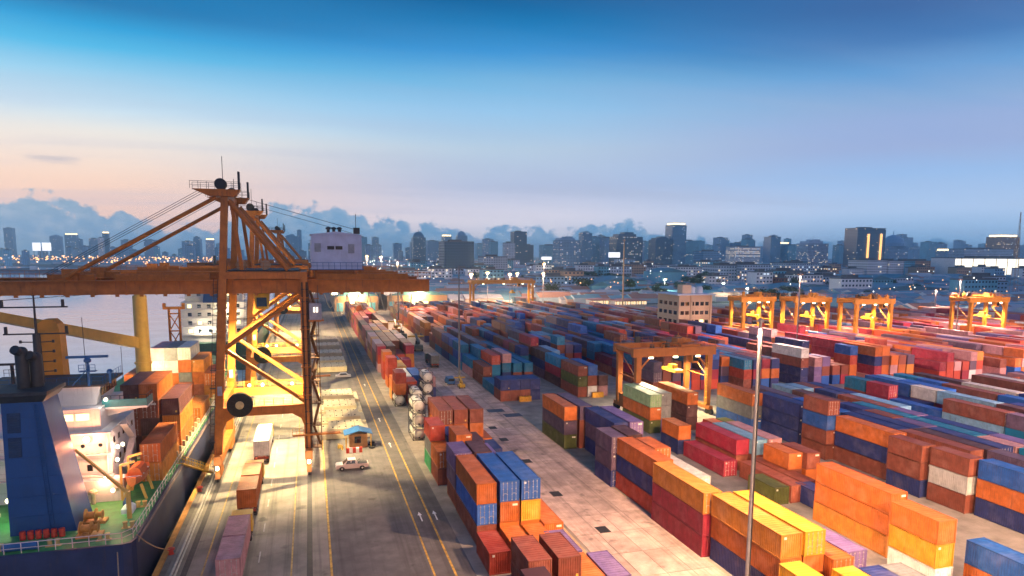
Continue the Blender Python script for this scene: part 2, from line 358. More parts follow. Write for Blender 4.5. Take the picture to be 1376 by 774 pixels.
# dark drain covers let into the aisle
for i, (px, py) in enumerate(((810,712),(747,664),(708,620),(677,591),(662,575))):
    p = at_z(px, py); dc = MB(); dc.box(-.75,.75,-1.0,1.0,0,.03)
    for q in range(7): dc.box(-.7,.7,-.92+q*.27,-.86+q*.27,.03,.05)
    dc.obj('drain_cover', M_dark, yard, loc=(p.x, p.y, .04))
for (px, py) in ((666,552),(689,558)):
    p = at_z(px, py); dc = MB(); dc.box(-1.9,1.9,-1.5,1.5,0,.012); dc.obj('repair_patch', mat('patch', (.05,.07,.10), .6), yard, loc=(p.x,p.y,.045))
# edge strips of the aisle
for x in (30.3, 43.0):
    k_ = MB(); k_.box(x-.28,x+.28,38,150,0,.03); k_.obj('runway_strip', mat('strip', (.42,.30,.17), .8, var=.35, scale=.8), yard)
# quay furniture: coping, rails, markings
cp_ = MB(); cp_.box(QX-.35,QX+.25,-120,620,-.9,.30); cp_.obj('coping_beam', mat('coping paint', (.55,.25,.05), .6, var=.35, scale=.7, streak=.4), kind='structure')
for x in (-14.2, -0.95):
    r_ = MB(); r_.box(x-.32,x+.32,-120,600,.004,.015); r_.box(x-.05,x+.05,-120,600,.015,.09); r_.box(x-.22,x-.17,-120,600,.004,.03)
    r_.obj('crane_rail', M_steel, label='seaside crane rail along the quay edge' if x < -5 else 'landside crane rail set in the paving beside the road', category='rail')
def stripe(name, x0, x1, y0, y1, m=M_yellow, z=.010, parent=None, skew=0):
    s_ = MB(); s_.quad((x0,y0,z),(x1,y0,z),(x1+skew,y1,z),(x0+skew,y1,z)); return s_.obj(name, m, fix=False, kind='structure')
stripe('yellow_line', 1.25, 1.5, -60, 500); stripe('yellow_line', 12.1, 12.32, -60, 500); stripe('yellow_line', 14.35, 14.6, -60, 500)
stripe('yellow_line', -3.0, -2.82, -60, 400, mat('worn yellow', (.50,.33,.10), .75, var=.5, scale=1.2, coord='World')); stripe('yellow_line', -12.4, -12.22, -60, 400, MATS['worn yellow'])
for k in range(14): stripe('lane_dash', -6.6, -6.45, 52+k*9, 55+k*9, mat('worn white', (.5,.48,.44), .75, var=.5, coord='World'))
def arrow(x, y):
    a = MB(); a.quad((x-.09,y,.012),(x+.09,y,.012),(x+.09,y+2.2,.012),(x-.09,y+2.2,.012)); a.quad((x-.3,y+2.2,.012),(x+.3,y+2.2,.012),(x,y+3.4,.012))
    a.obj('lane_arrow', M_white, fix=False, kind='structure')
for x, y in ((13.3,86),(15.3,86),(13.3,122),(13.3,142),(13.3,182)): arrow(x, y)
# cable trench and pipe along the seaside rail
for x, r in ((-15.4,.16),(-15.0,.12)):
    pp = MB(); pp.tube((x,-100,.22),(x,400,.22),r,8); pp.obj('cable_pipe', mat('pale pipe', (.5,.46,.38), .6), label=('thick' if r>.15 else 'thin')+' pale service pipe lying along the seaside rail', category='pipe')
# bollards and fenders
bo = MB(); bo.lathe((0,0,0), [(.34,0),(.28,.1),(.22,.45),(.42,.55),(.42,.7),(.2,.78)], 12); bo_me = bo.mesh('bollard'); fix_normals(bo_me)
for k in range(9): link('bollard', bo_me, M_redp, None, (QX+.55, 62+k*22, .05), label='red mooring bollard on the quay edge', category='bollard', group='bollards along the quay edge')
fe = MB(); fe.tube((0,-1.3,0),(0,1.3,0),.6,10); fe_me = fe.mesh('fender'); fix_normals(fe_me)
for k in range(9): link('fender', fe_me, M_rubber, None, (QX-.62, 70+k*22, -1.1), label='black rubber fender hung on the quay wall', category='fender', group='fenders on the quay wall')
# ------------------------------------------------------------------ shipping containers
CW, CHT, L20, L40 = 2.44, 2.59, 6.06, 12.19
PAL = {  # key: (name, paint)
 'o':('orange',(.50,.125,.022)), 'r':('rust brown',(.24,.062,.036)), 'b':('blue',(.018,.10,.38)), 'n':('navy',(.02,.034,.16)),
 't':('teal blue',(.010,.17,.32)), 'y':('yellow',(.64,.30,.022)), 'm':('crimson',(.30,.020,.045)), 'g':('green',(.030,.26,.10)),
 'w':('white',(.62,.60,.57)), 'k':('grey',(.20,.20,.20)), 'c':('light blue',(.19,.36,.52)), 'p':('plum grey',(.115,.07,.12)),
 'l':('pink',(.48,.24,.25)), 'e':('olive green',(.10,.115,.025)), 'd':('dark brown',(.085,.032,.035)), 'v':('violet',(.17,.11,.27)),
 's':('red',(.42,.05,.025)), 'u':('amber',(.56,.20,.03)), 'a':('pale green',(.30,.46,.24)) }
M_box = mat('container paint', (1,1,1), .55, var=.32, scale=.9, objcol=True, streak=.6, bump=.06)
M_boxs = mat('container paint far', (1,1,1), .6, var=.25, scale=.25, attr='Col', streak=.0, coord='World')
M_bar = mat('galvanised bar', (.46,.42,.38), .45, metal=.4, var=.3)
def corr(n, depth):   # trapezoid profile: positions 0..1 and offsets
    out = []
    for k in range(n):
        for a, d in ((0,0),(.26,0),(.5,depth),(.76,depth)): out.append(((k+a)/n, d))
    out.append((1.0, 0)); return out
def shell_mesh(Ln, door, frame_too):
    mb = MB(); e = .075; z0, z1 = .16, CHT-.12; ns = 42 if Ln > 8 else 21
    prof = corr(ns, .04)
    for x, sgn in ((.03, 1), (CW-.03, -1)):
        for (a, da), (b_, db) in zip(prof, prof[1:]):
            ya, yb = e+a*(Ln-2*e), e+b_*(Ln-2*e)
            mb.quad((x+sgn*da,ya,z0),(x+sgn*db,yb,z0),(x+sgn*db,yb,z1),(x+sgn*da,ya,z1))
    pe = corr(9, .04)
    for y, sgn in ((.05, 1), (Ln-.05, -1)):
        if door and y < 1:
            if frame_too:
                mb.box(.10,CW/2-.01,.035,.09,z0,z1); mb.box(CW/2+.01,CW-.10,.035,.09,z0,z1)
                for xb in (.40,.85,1.58,2.03): mb.box(xb-.025,xb+.025,.0,.035,z0,z1)
            else: mb.quad((.1,.11,z0),(CW-.1,.11,z0),(CW-.1,.11,z1),(.1,.11,z1))
            continue
        for (a, da), (b_, db) in zip(pe, pe[1:]):
            xa, xb = .1+a*(CW-.2), .1+b_*(CW-.2)
            mb.quad((xa,y+sgn*da,z0),(xb,y+sgn*db,z0),(xb,y+sgn*db,z1),(xa,y+sgn*da,z1))
    nr = 12 if Ln > 8 else 6
    pr = corr(nr*2, .02)
    for (a, da), (b_, db) in zip(pr, pr[1:]):
        ya, yb = .1+a*(Ln-.2), .1+b_*(Ln-.2)
        mb.quad((.08,ya,CHT-.04-da),(CW-.08,ya,CHT-.04-da),(CW-.08,yb,CHT-.04-db),(.08,yb,CHT-.04-db))
    mb.quad((.03,.03,.13),(.03,Ln-.03,.13),(CW-.03,Ln-.03,.13),(CW-.03,.03,.13))
    if frame_too: frame_into(mb, Ln)
    return mb
def frame_into(mb, Ln):
    for x in (0, CW-.09):
        mb.box(x,x+.09,.17,Ln-.17,.0+.04,.17); mb.box(x,x+.09,.17,Ln-.17,CHT-.13,CHT-.02)
    for y in (.0, Ln-.10):
        mb.box(.17,CW-.17,y,y+.10,.04,.17); mb.box(.17,CW-.17,y,y+.10,CHT-.14,CHT-.015)
        for x in (0, CW-.13): mb.box(x,x+.13,y-.003,y+.103,.12,CHT-.12)
    for x in (-.004, CW-.166):
        for y in (-.004, Ln-.166):
            for z in (0, CHT-.12): mb.box(x,x+.17,y,y+.17,z,z+.12)
def door_mb(side):
    mb = MB(); x0, x1 = (.13, CW/2-.008) if side < 0 else (CW/2+.008, CW-.13)
    mb.box(x0,x1,.05,.10,.18,CHT-.15)
    for k in range(5): mb.box(x0+.1,x1-.1,.035,.05,.30+k*.43,.56+k*.43)
    return mb
def gear_mb(side):
    mb = MB(); x0, x1 = (.13, CW/2-.008) if side < 0 else (CW/2+.008, CW-.13)
    for f in (.27, .73):
        x = x0+f*(x1-x0); mb.tube((x,.012,.10),(x,.012,CHT-.08),.024,6)
        for z in (.22,.9,1.6,2.3): mb.box(x-.07,x+.07,.0,.034,z-.04,z+.04)
    xa = x0+.27*(x1-x0); mb.box(xa,xa+.42,-.012,.008,1.02,1.07)
    return mb
def gm(mb, nm):
    me = mb.mesh(nm); fix_normals(me); return me
MESH = {}
for Ln, k in ((L20,20),(L40,40)):
    for dr in (0,1):
        MESH[k,dr,'shell'] = gm(shell_mesh(Ln,dr,False),'container_shell'); MESH[k,dr,'whole'] = gm(shell_mesh(Ln,dr,True),'container_whole')
    fm = MB(); frame_into(fm, Ln); MESH[k,'frame'] = gm(fm,'container_frame')
MESH['door',-1] = gm(door_mb(-1),'door'); MESH['door',1] = gm(door_mb(1),'door'); MESH['gear',-1] = gm(gear_mb(-1),'locking_gear'); MESH['gear',1] = gm(gear_mb(1),'locking_gear')
for k_, me in MESH.items(): me.materials.append(M_bar if 'gear' in k_ else M_box)
BOXES = []   # dict(x,y,z,k,col,door,zone,stack,tier)
TANKS = []
rng = random.Random(11)
def stack(x, y, k, cols, zone, door=None, z0=0.0, jit=True, where=None):
    y0 = y
    ids = []
    sid = len(BOXES)
    for i, c in enumerate(cols):
        if c == '.': continue
        dr = (rng.random() < .5) if door is None else bool(int(door[i])) if isinstance(door, str) else bool(door)
        j = rng.uniform(-.05,.05) if jit else 0
        BOXES.append(dict(x=x+j, y=y0+rng.uniform(-.06,.06), z=z0+i*(CHT+.012), k=k, c=c, door=dr, zone=zone, cols=cols, tier=i, where=where, flip=None))
# ---- block A: between the quay road and the truck aisle
A = 'A'
stack(18.35,76.4,40,'rvo',A,'010'); stack(21.3,76.5,40,'oob',A,'001'); stack(23.9,76.4,40,'oyb',A,'001')
BOXES[1]['c'] = 'b'; BOXES[1]['cols'] = 'rbo'; BOXES[0]['cols'] = 'rbo'; BOXES[2]['cols'] = 'rbo'
stack(17.9,68.7,20,'s',A,'0'); stack(21.0,69.5,20,'o',A,'0'); stack(23.7,69.5,20,'o',A,'0')
stack(19.75,60.4,20,'rr',A,'00'); stack(22.8,60.3,20,'ur',A,'00')
stack(26.4,74.8,40,'o',A,'0'); stack(25.6,66.8,20,'v',A,'1'); stack(25.5,60.2,20,'o',A); stack(28.2,60.0,20,'v',A,'1'); stack(25.6,46.5,40,'o',A)
stack(18.4,46.8,40,'rd',A); stack(21.4,46.8,40,'b',A)
stack(18.4,89.4,20,'rpv',A); stack(21.2,89.3,20,'opd',A); stack(23.9,89.3,20,'op',A)
stack(17.8,99.3,20,'ro',A,'01'); stack(20.6,98.9,20,'rro',A,'000'); stack(17.7,105.4,20,'gks',A,'000'); stack(23.9,96.5,20,'dv',A)
stack(23.8,103.6,20,'rd',A,'01'); stack(21.0,108.4,20,'rn',A); stack(27.9,114.4,20,'o',A); stack(27.8,107.4,20,'n',A,'1')
stack(21.0,115.4,40,'oor',A,'001'); stack(23.7,115.4,40,'ror',A,'000'); stack(26.5,115.3,40,'uor',A,'000')
for i in range(3): TANKS.append((17.75,125.2,i*2.6,'A'))
for i in range(3): TANKS.append((24.4,155.0,i*2.6,'A'))
TANKS.append((18.0,155.5,0,'A')); TANKS.append((21.0,148.5,0,'A')); TANKS.append((21.0,148.5,2.6,'A'))
stack(18.2,155.5,20,'.os',A,'.00'); stack(21.1,158.0,20,'ms',A,'00'); stack(18.2,162.6,20,'uo',A); stack(20.9,165.6,40,'yw',A); stack(23.7,166.0,40,'nb',A); stack(26.4,163,40,'nl',A)
stack(18.9,178.5,20,'oss',A,'000'); stack(18.9,190.0,20,'sso',A,'000'); stack(21.6,180.0,40,'ny',A); stack(24.4,184.0,20,'y',A); stack(24.4,191,20,'nm',A,'00'); stack(27.0,180,40,'n',A)
stack(21.6,193.5,20,'nt',A)
# ---- block B: front row lining the truck aisle, and what stands behind it
B = 'B'
stack(43.25,112.5,40,'epo',B,'000'); stack(46.15,112.4,40,'rrp',B); stack(46.9,99.4,40,'npn',B,'000'); stack(49.7,99.4,40,'npv',B,'001')
stack(42.8,91.5,20,'npp',B); stack(45.7,92.0,20,'ndd',B)
stack(43.6,79.0,40,'sno',B,'000'); stack(46.3,84.3,20,'rpo',B,'001'); stack(46.3,78.0,20,'rp',B); stack(49.1,78.5,40,'kw',B,'01')
stack(42.85,66.4,40,'mmu',B,'001'); stack(45.6,66.4,40,'mr',B)
stack(43.7,53.8,40,'nou',B,'000'); stack(46.45,53.9,40,'roy',B,'011'); stack(43.1,41.1,40,'ry',B,'00'); stack(51.6,53.6,20,'rv',B,'01'); stack(48.9,52.6,20,'ro',B,'01'); stack(47.3,45.0,20,'oy',B,'01')
stack(49.9,44.4,20,'dn',B,'01'); stack(52.5,44.3,20,'nk',B,'01')
D_ = 'M'
stack(62.2,91.2,40,'m',D_,'1'); stack(65.9,93.3,40,'rm',D_,'00'); stack(61.5,104.1,20,'no',D_,'00'); stack(63.4,118.2,40,'eoa',D_,'001'); stack(66.1,119.1,40,'vka',D_,'000'); BOXES[-1]['c']='k'
stack(71.6,118.3,40,'ddo',D_,'000'); stack(73.0,111.2,20,'s',D_,'0') if False else stack(74.6,111.0,20,'s',D_,'0'); stack(77.4,111.0,20,'e',D_,'0')
stack(68.9,93.0,40,'ry',D_) if False else stack(68.7,92.5,40,'rc',D_); stack(71.5,92.5,40,'rl',D_)
stack(69.0,84.5,20,'ro',D_,'00'); stack(71.8,84.0,20,'or',D_); stack(61.9,78.4,20,'e',D_,'0'); stack(64.8,78.4,40,'r',D_,'0'); stack(67.5,79.5,40,'r',D_); stack(64.9,74.2,20,'b',D_) if False else None
stack(70.3,72.0,20,'or',D_); stack(66.4,73.6,20,'n',D_)
stack(63.7,60.5,40,'uoo',D_,'000'); stack(61.75,52.4,20,'wyo',D_,'000'); stack(66.2,40.6,40,'ob',D_,'00'); stack(64.6,46.0,20,'do',D_) if False else None
# ---- block C
CB = 'C'
stack(83.6,114.0,40,'bko',CB,'000'); stack(86.0,103.2,40,'nnn',CB,'000'); stack(84.4,94.4,20,'rrbr',CB,'0001'); stack(86.1,81.9,40,'rno',CB,'000') if False else stack(86.1,85.0-3.0+.0,40,'rno',CB,'001')
stack(84.4,75.3,20,'nrr',CB,'000'); stack(85.2,68.6,20,'rwr',CB,'000'); stack(86.2,55.8,40,'nob',CB,'000'); stack(86.2,43.2,40,'bon',CB)
used = [(b_['x'], b_['y'], b_['k']) for b_ in BOXES]
# ---- yard gantries that straddle the far stacks: where their legs stand stays clear
FAR_G = []
for (pl_, pr_, pt_) in ((636,716,377),(1000,1038,399),(1072,1113,400),(1152,1198,402),(1306,1352,400)):
    a_ = at_z(pl_, pt_, 19.5); c_ = at_y(pr_, pt_, a_.y); FAR_G.append((a_.x, a_.y, c_.x-a_.x, 19.5))
KEEP_OFF = []
for gx, gy, gs_, gh in FAR_G:
    for q in (gx, gx+gs_): KEEP_OFF.append((q-1.3, q+1.3, gy-2.5, gy+10.5))
TW = at_z(912, 397, 19.0); TW_W = at_y(962, 397, TW.y).x-TW.x-2.0
KEEP_OFF.append((TW.x-2, TW.x+TW_W+2, TW.y-7, TW.y+20))
# ---- fill: regular bays
def fill(x0, rows, y0, y1, hts, pal, zone, pitch=2.78, dens=.94, gaps=()):
    for i in range(rows):
        x = x0+i*pitch; y = y0+rng.uniform(0,.5); hcur = rng.choice(hts)
        while y < y1-6:
            k = 40 if (rng.random() < .68 and y+L40 < y1) else 20
            Ln = L40 if k == 40 else L20
            if rng.random() < .45: hcur = rng.choice(hts)
            h = hcur
            clash = any(abs(ux-x) < 2.5 and y < uy+(L40 if uk == 40 else L20)+.2 and y+Ln > uy-.2 for ux, uy, uk in used)
            clash = clash or any(x+CW > ka and x < kb and y+Ln > kc and y < kd for ka, kb, kc, kd in KEEP_OFF)
            if not clash and rng.random() < dens:
                stack(x, y, k, ''.join(rng.choice(pal) for _ in range(h)), zone)
            y += Ln+rng.choice((.35,.4,.5))
BLUE = 'nnttbrrmmprbtrmpcsn'; MIX = 'rrronnbbmplsdvo'; WARM = 'rroossmmnpulbsolro'; PINK = 'lllwolssmmvploo'  # area palettes; pink and blue mixes also stand in for the yard lighting
fill(88.9,7,46,125.5,(2,3,3,3),'prvtnnbcprdl',CB)
fill(117.0,8,50,126.5,(2,2,3,3),'nnbtcdmrrbwp','D')
fill(147.5,8,70,126.5,(2,3,3),'rmplnbclrw','E')
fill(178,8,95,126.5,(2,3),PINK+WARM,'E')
stack(117.0,113.8,40,'tbn','D','000') if False else None
# beyond the cross lane
Fz = 'F'
used += []
pre = len(BOXES)
stack(42.9,154.2,20,'rn',Fz,'00'); stack(45.4,154.2,20,'rn',Fz,'00'); stack(47.9,154.2,20,'rn',Fz,'01'); stack(50.4,154.2,20,'nn',Fz,'00')
stack(43.2,161.0,40,'t',Fz,'0'); stack(43.6,174.2,40,'rr',Fz,'00'); stack(46.6,176.5,40,'tts',Fz); stack(50.3,178.9,40,'ntl',Fz,'001'); BOXES[-1]['c']='l'
stack(53.2,178,40,'rt',Fz); stack(43.4,187.2,40,'lt',Fz); stack(46.2,189.5,40,'rtt',Fz); stack(56.3,177.7,40,'rt',Fz,'00')
stack(62.7,154.0,40,'rer',Fz,'000'); stack(65.5,154.4,40,'wrb',Fz); stack(68.3,154.2,20,'ld',Fz); stack(62.7,167.0,40,'mmn',Fz,'000') if False else stack(62.7,166.8,40,'dmt',Fz,'000'); stack(65.5,167.2,20,'dp',Fz); stack(62.7,179.6,40,'pnd',Fz); stack(65.5,181,40,'rdc',Fz)
stack(125.6,151.3,40,'nnrw',Fz,'0000'); stack(130.2,151.5,20,'vvl',Fz,'000'); stack(133.0,151.8,20,'brv',Fz); stack(147.4,148.6,40,'lmno',Fz,'0000')
used += [(b_['x'], b_['y'], b_['k']) for b_ in BOXES[pre:]]
fill(43.2,4,200,262,(2,3,3),BLUE,Fz); fill(56.3,2,190,262,(2,3),BLUE,Fz)
fill(62.8,6,192,262,(2,3,3,4),BLUE,Fz); fill(83.7,7,154.5,262,(2,3,3,4),BLUE,Fz)
fill(106,6,152,262,(2,3,3),BLUE+'oo',Fz); fill(125.8,7,152,262,(2,3,4),MIX,Fz)
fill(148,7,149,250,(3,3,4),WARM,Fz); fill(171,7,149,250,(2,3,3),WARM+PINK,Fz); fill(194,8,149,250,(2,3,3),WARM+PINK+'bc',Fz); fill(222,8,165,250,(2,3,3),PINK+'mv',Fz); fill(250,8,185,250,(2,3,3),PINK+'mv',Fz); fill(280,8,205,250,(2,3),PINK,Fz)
G_ = 'G'
fill(18.6,4,202,400,(2,3,3),'rrolsdmu',A, dens=.97); fill(43.2,7,268,400,(2,3,3),'oorrsulmp',G_); fill(66,7,268,400,(2,3,3),'orrsnlbd',G_); fill(90,7,268,395,(2,3,3),BLUE+'oo',G_); fill(113,8,268,385,(2,3,3),MIX,G_)
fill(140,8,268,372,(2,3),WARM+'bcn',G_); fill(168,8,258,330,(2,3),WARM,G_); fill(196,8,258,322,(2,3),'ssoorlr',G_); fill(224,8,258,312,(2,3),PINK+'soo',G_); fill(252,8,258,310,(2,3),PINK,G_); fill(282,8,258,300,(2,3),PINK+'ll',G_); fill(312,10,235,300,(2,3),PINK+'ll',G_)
# ---- containers on the ship's deck (the ship itself is built further down)
SHIP_B = []
def ship_stack(x, y, k, cols, z0, where): stack(x, y, k, cols, 'S', z0=z0, where=where)
ship_stack(-21.9,96.8,40,'uo',4.9,"beside the ship's deckhouse") ; BOXES[-1]['door']=True; BOXES[-2]['door']=True
for i, (x, cs) in enumerate(((-27.2,'drrd'),(-24.7,'rdro'))): ship_stack(x,110.6,40,cs,5.2,"ahead of the ship's deckhouse")
ship_stack(-22.1,112.0,40,'oud',5.2,"ahead of the ship's deckhouse")
for i, cs in enumerate(('wo','uow','ukwl','oowk','ukow','rou')): ship_stack(-36.4+i*2.5,152.0,40,cs,5.2,"on the ship's forward deck")
ship_stack(-21.4,150.0,40,'uo',5.2,"on the ship's forward deck")
ship_stack(-24.4,128.5,40,'wo',5.2,'amidships on the ship'); ship_stack(-21.7,128.5,40,'u',5.2,'amidships on the ship')
# ---- which containers show most: cast rays at sample points of every box
vs, fs, own = [], [], []
for i, b_ in enumerate(BOXES):
    Ln = L40 if b_['k'] == 40 else L20; x, y, z = b_['x'], b_['y'], b_['z']; n = len(vs)
    for zz in (z, z+CHT):
        vs += [(x,y,zz),(x+CW,y,zz),(x+CW,y+Ln,zz),(x,y+Ln,zz)]
    for f in ((0,1,5,4),(1,2,6,5),(2,3,7,6),(3,0,4,7),(4,5,6,7)): fs.append(tuple(n+q for q in f)); own.append(i)
bvh = BVHTree.FromPolygons(vs, fs); eye = Vector((0,0,CAM_H))
Minv = M.inverted()
def in_view(p):
    q = Minv @ p
    if q.z >= 0: return False
    px = CX_PX+F_PX*q.x/-q.z; py = CY_PX-F_PX*q.y/-q.z
    return 0 <= px <= 1376 and 0 <= py <= 774
for i, b_ in enumerate(BOXES):
    Ln = L40 if b_['k'] == 40 else L20; x, y, z = b_['x'], b_['y'], b_['z']; hit = 0.0
    faces = [((x,y,z),(CW,0,0),(0,0,CHT),CW*CHT,Vector((0,-1,0))), ((x,y,z+CHT),(CW,0,0),(0,Ln,0),CW*Ln,Vector((0,0,1)))]
    faces.append(((x if x > 0 else x+CW,y,z),(0,Ln,0),(0,0,CHT),Ln*CHT,Vector((-1 if x > 0 else 1,0,0))))
    for o0, a, c, ar, nrm in faces:
        o0, a, c = Vector(o0), Vector(a), Vector(c); k = 0
        for fu in (.12,.37,.63,.88):
            for fv in (.2,.5,.8):
                p = o0+a*fu+c*fv
                if not in_view(p): continue
                d = p-eye; r_ = bvh.ray_cast(eye, d.normalized(), d.length-.02)
                if r_[0] is None or own[r_[2]] == i: k += 1
        mid = o0+a*.5+c*.5-eye; D2 = mid.length
        hit += k/12*ar*max(0,-(mid/D2).dot(nrm))/D2**2*F_PX**2
    b_['area'] = hit
order = sorted(range(len(BOXES)), key=lambda i: -BOXES[i]['area'])
ship_ids = {i for i, b_ in enumerate(BOXES) if b_['zone'] == 'S'}
keep = [i for i in order if BOXES[i]['area'] > 0 or i in ship_ids][:296]
keep = set(keep) | ship_ids; detailed = set(order[:150])
ZONE = {'A':'beside the quay road','B':'lining the truck aisle','M':'in the low stacks','C':'past the low stacks','D':'in the blue-brown block','E':'in the outermost block','F':'beyond the cross lane','G':'near the far sheds'}
def cname(c): return PAL[c][0]
def clabel(b_):
    cols = b_['cols'].replace('.', ''); 
    size = 'long' if b_['k'] == 40 else 'short'; t_ = b_['tier'] - b_['cols'].count('.', 0, b_['tier']); n = len(cols)
    up, dn = [cname(c) for c in cols[t_+1:]], [cname(c) for c in cols[:t_]]
    if n == 1: ph = 'standing alone'
    elif t_ == n-1: ph = 'on top of ' + (dn[-1] if n == 2 else dn[-1]+' and '+dn[-2])
    elif t_ == 0: ph = 'at the bottom under ' + (up[0] if n == 2 else up[0]+' and '+up[1])
    else: ph = 'between '+up[0]+' above and '+dn[-1]+' below'
    z_ = ZONE.get(b_['zone']) or b_['where']
    t_ = f"{size} {cname(b_['c'])} container {ph} {z_}"
    if len(t_.split()) > 16: t_ = t_.replace('rust brown','brown')
    if len(t_.split()) > 16: t_ = t_.replace('at the bottom under','under').replace('olive green','olive').replace('light blue','azure').replace('plum grey','plum').replace('teal blue','teal')
    return t_
GRP = {'A':'containers beside the quay road','B':'containers lining the truck aisle','M':'containers in the low stacks','C':'containers past the low stacks','D':'containers of the blue and brown block','E':'containers of the outermost block','F':'containers beyond the cross lane','G':'containers of the far blocks','S':'containers aboard the ship'}
rv = random.Random(5)
def paint(c):
    r0, g0, b0 = PAL[c][1]; f = rv.uniform(.8,1.15); h = rv.uniform(-.03,.03)
    return (min(.8,r0*f*(1+h)), min(.8,g0*f), min(.8,b0*f*(1-h)))
M_mark = mat('placard white',(.7,.66,.56),.6,var=.3,scale=2)
def placard_mesh(kind):
    mb = MB()
    if kind == 0: mb.box(.35,.62,.0,.05,2.06,2.30)
    elif kind == 1: mb.box(1.9,2.14,.0,.05,.42,.68)
    else: mb.box(1.55,2.2,.0,.05,2.02,2.26)
    return gm(mb,'placard')
PLAC = [placard_mesh(q) for q in range(3)]
for q, me_ in enumerate(PLAC): me_.materials.append(M_mark if q != 1 else mat('placard yellow',(.75,.5,.08),.6))
vs, fs, cols_ = [], [], []
for i, b_ in enumerate(BOXES):
    k = b_['k']; Ln = L40 if k == 40 else L20; pc = paint(b_['c']); x, y, z = b_['x'], b_['y'], b_['z']
    if i in keep:
        dr = int(b_['door'])
        kw = dict(loc=(x,y,z+.004), label=clabel(b_), category='container', group=GRP[b_['zone']], color=pc)
        if i in detailed:
            o = link('shipping_container', MESH[k,dr,'shell'], None, None, **kw)
            link('frame', MESH[k,'frame'], None, o, color=tuple(v*.86 for v in pc))
            if rv.random() < .6: link('placard', PLAC[rv.randrange(3)], None, o)
            if dr:
                for s_ in (-1,1):
                    d_ = link('door', MESH['door',s_], None, o, color=pc); link('locking_gear', MESH['gear',s_], None, d_)
        else:
            o = link('shipping_container', MESH[k,dr,'whole'], None, None, **kw)
    else:
        n = len(vs); e = .0
        for zz in (z, z+CHT): vs += [(x,y,zz),(x+CW,y,zz),(x+CW,y+Ln,zz),(x,y+Ln,zz)]
        for f in ((0,1,5,4),(1,2,6,5),(2,3,7,6),(3,0,4,7),(4,5,6,7)): fs.append(tuple(n+q for q in f)); cols_.append(pc)
me = bpy.data.meshes.new('distant_containers'); me.from_pydata(vs, [], fs)
ca = me.color_attributes.new('Col', 'FLOAT_COLOR', 'CORNER')
flat = []
for p in me.polygons: flat += list((*cols_[p.index], 1.0))*p.loop_total
ca.data.foreach_set('color', flat)
link('distant_containers', me, M_boxs, label='far rows of stacked containers reaching to the sheds', category='containers', kind='stuff')
# ---- tank containers
M_tank = mat('tank white', (.66,.62,.55), .4, var=.25, scale=.8, streak=.4); M_tf = mat('tank frame', (.06,.055,.06), .6, var=.3)
def tank_parts():
    fr = MB(); W, Ln, Ht = CW, L20, 2.55
    for x in (.06, W-.06):
        for y in (.06, Ln-.06): fr.box(x-.06,x+.06,y-.06,y+.06,0,Ht)
        for z in (.08, Ht-.07): fr.beam((x,.12,z),(x,Ln-.12,z),.10,.10)
    for y in (.06, Ln-.06):
        for z in (.07, Ht-.06): fr.beam((.12,y,z),(W-.12,y,z),.11,.11)
        for (xa,za),(xb,zb) in (((.1,.75),(.75,.1)),((W-.1,.75),(W-.75,.1)),((.1,Ht-.75),(.75,Ht-.1)),((W-.1,Ht-.75),(W-.75,Ht-.1))): fr.beam((xa,y,za),(xb,y,zb),.09,.09)
    tk = MB(); tk.lathe((W/2,0,1.3), [(.35,.14),(.72,.20),(1.0,.32),(1.12,.5),(1.12,Ln-.5),(1.0,Ln-.32),(.72,Ln-.2),(.35,Ln-.14)], 24, 'y')
    hd = MB(); hd.lathe((W/2,Ln/2,2.38), [(.28,0),(.28,.12),(.22,.17)], 12); vl = MB(); vl.box(W/2-.16,W/2+.16,.04,.20,.42,.66)
    return gm(fr,'frame'), tk, gm(hd,'hatch'), gm(vl,'valve_box')
tf_, tk_, th_, tv_ = tank_parts(); tkm = gm(tk_,'tank'); tkm.polygons.foreach_set('use_smooth',[True]*len(tkm.polygons)); tkm.set_sharp_from_angle(angle=R(50))
tier_w = {0:'lowest', 1:'second', 2:'topmost'}
for (x, y, z, zn) in TANKS:
    t_ = round(z/2.6); wh = {17.75:'in the dark framed stack by the quay road',24.4:'in the stack facing the truck aisle',18.0:'under orange boxes by the quay road',21.0:'behind the dark framed stack'}[x]
    o = thing('tank_container', f"white tank container, {tier_w[t_] if x != 18.0 else 'single'} tank {wh}", 'tank container', (x,y,z+.004), group='tank containers')
    link('frame', tf_, M_tf if x < 22 else mat('red tank frame', (.3,.09,.06), .6), o); link('tank', tkm, M_tank, o); link('hatch', th_, M_tf, o); link('valve_box', tv_, M_dark, o)
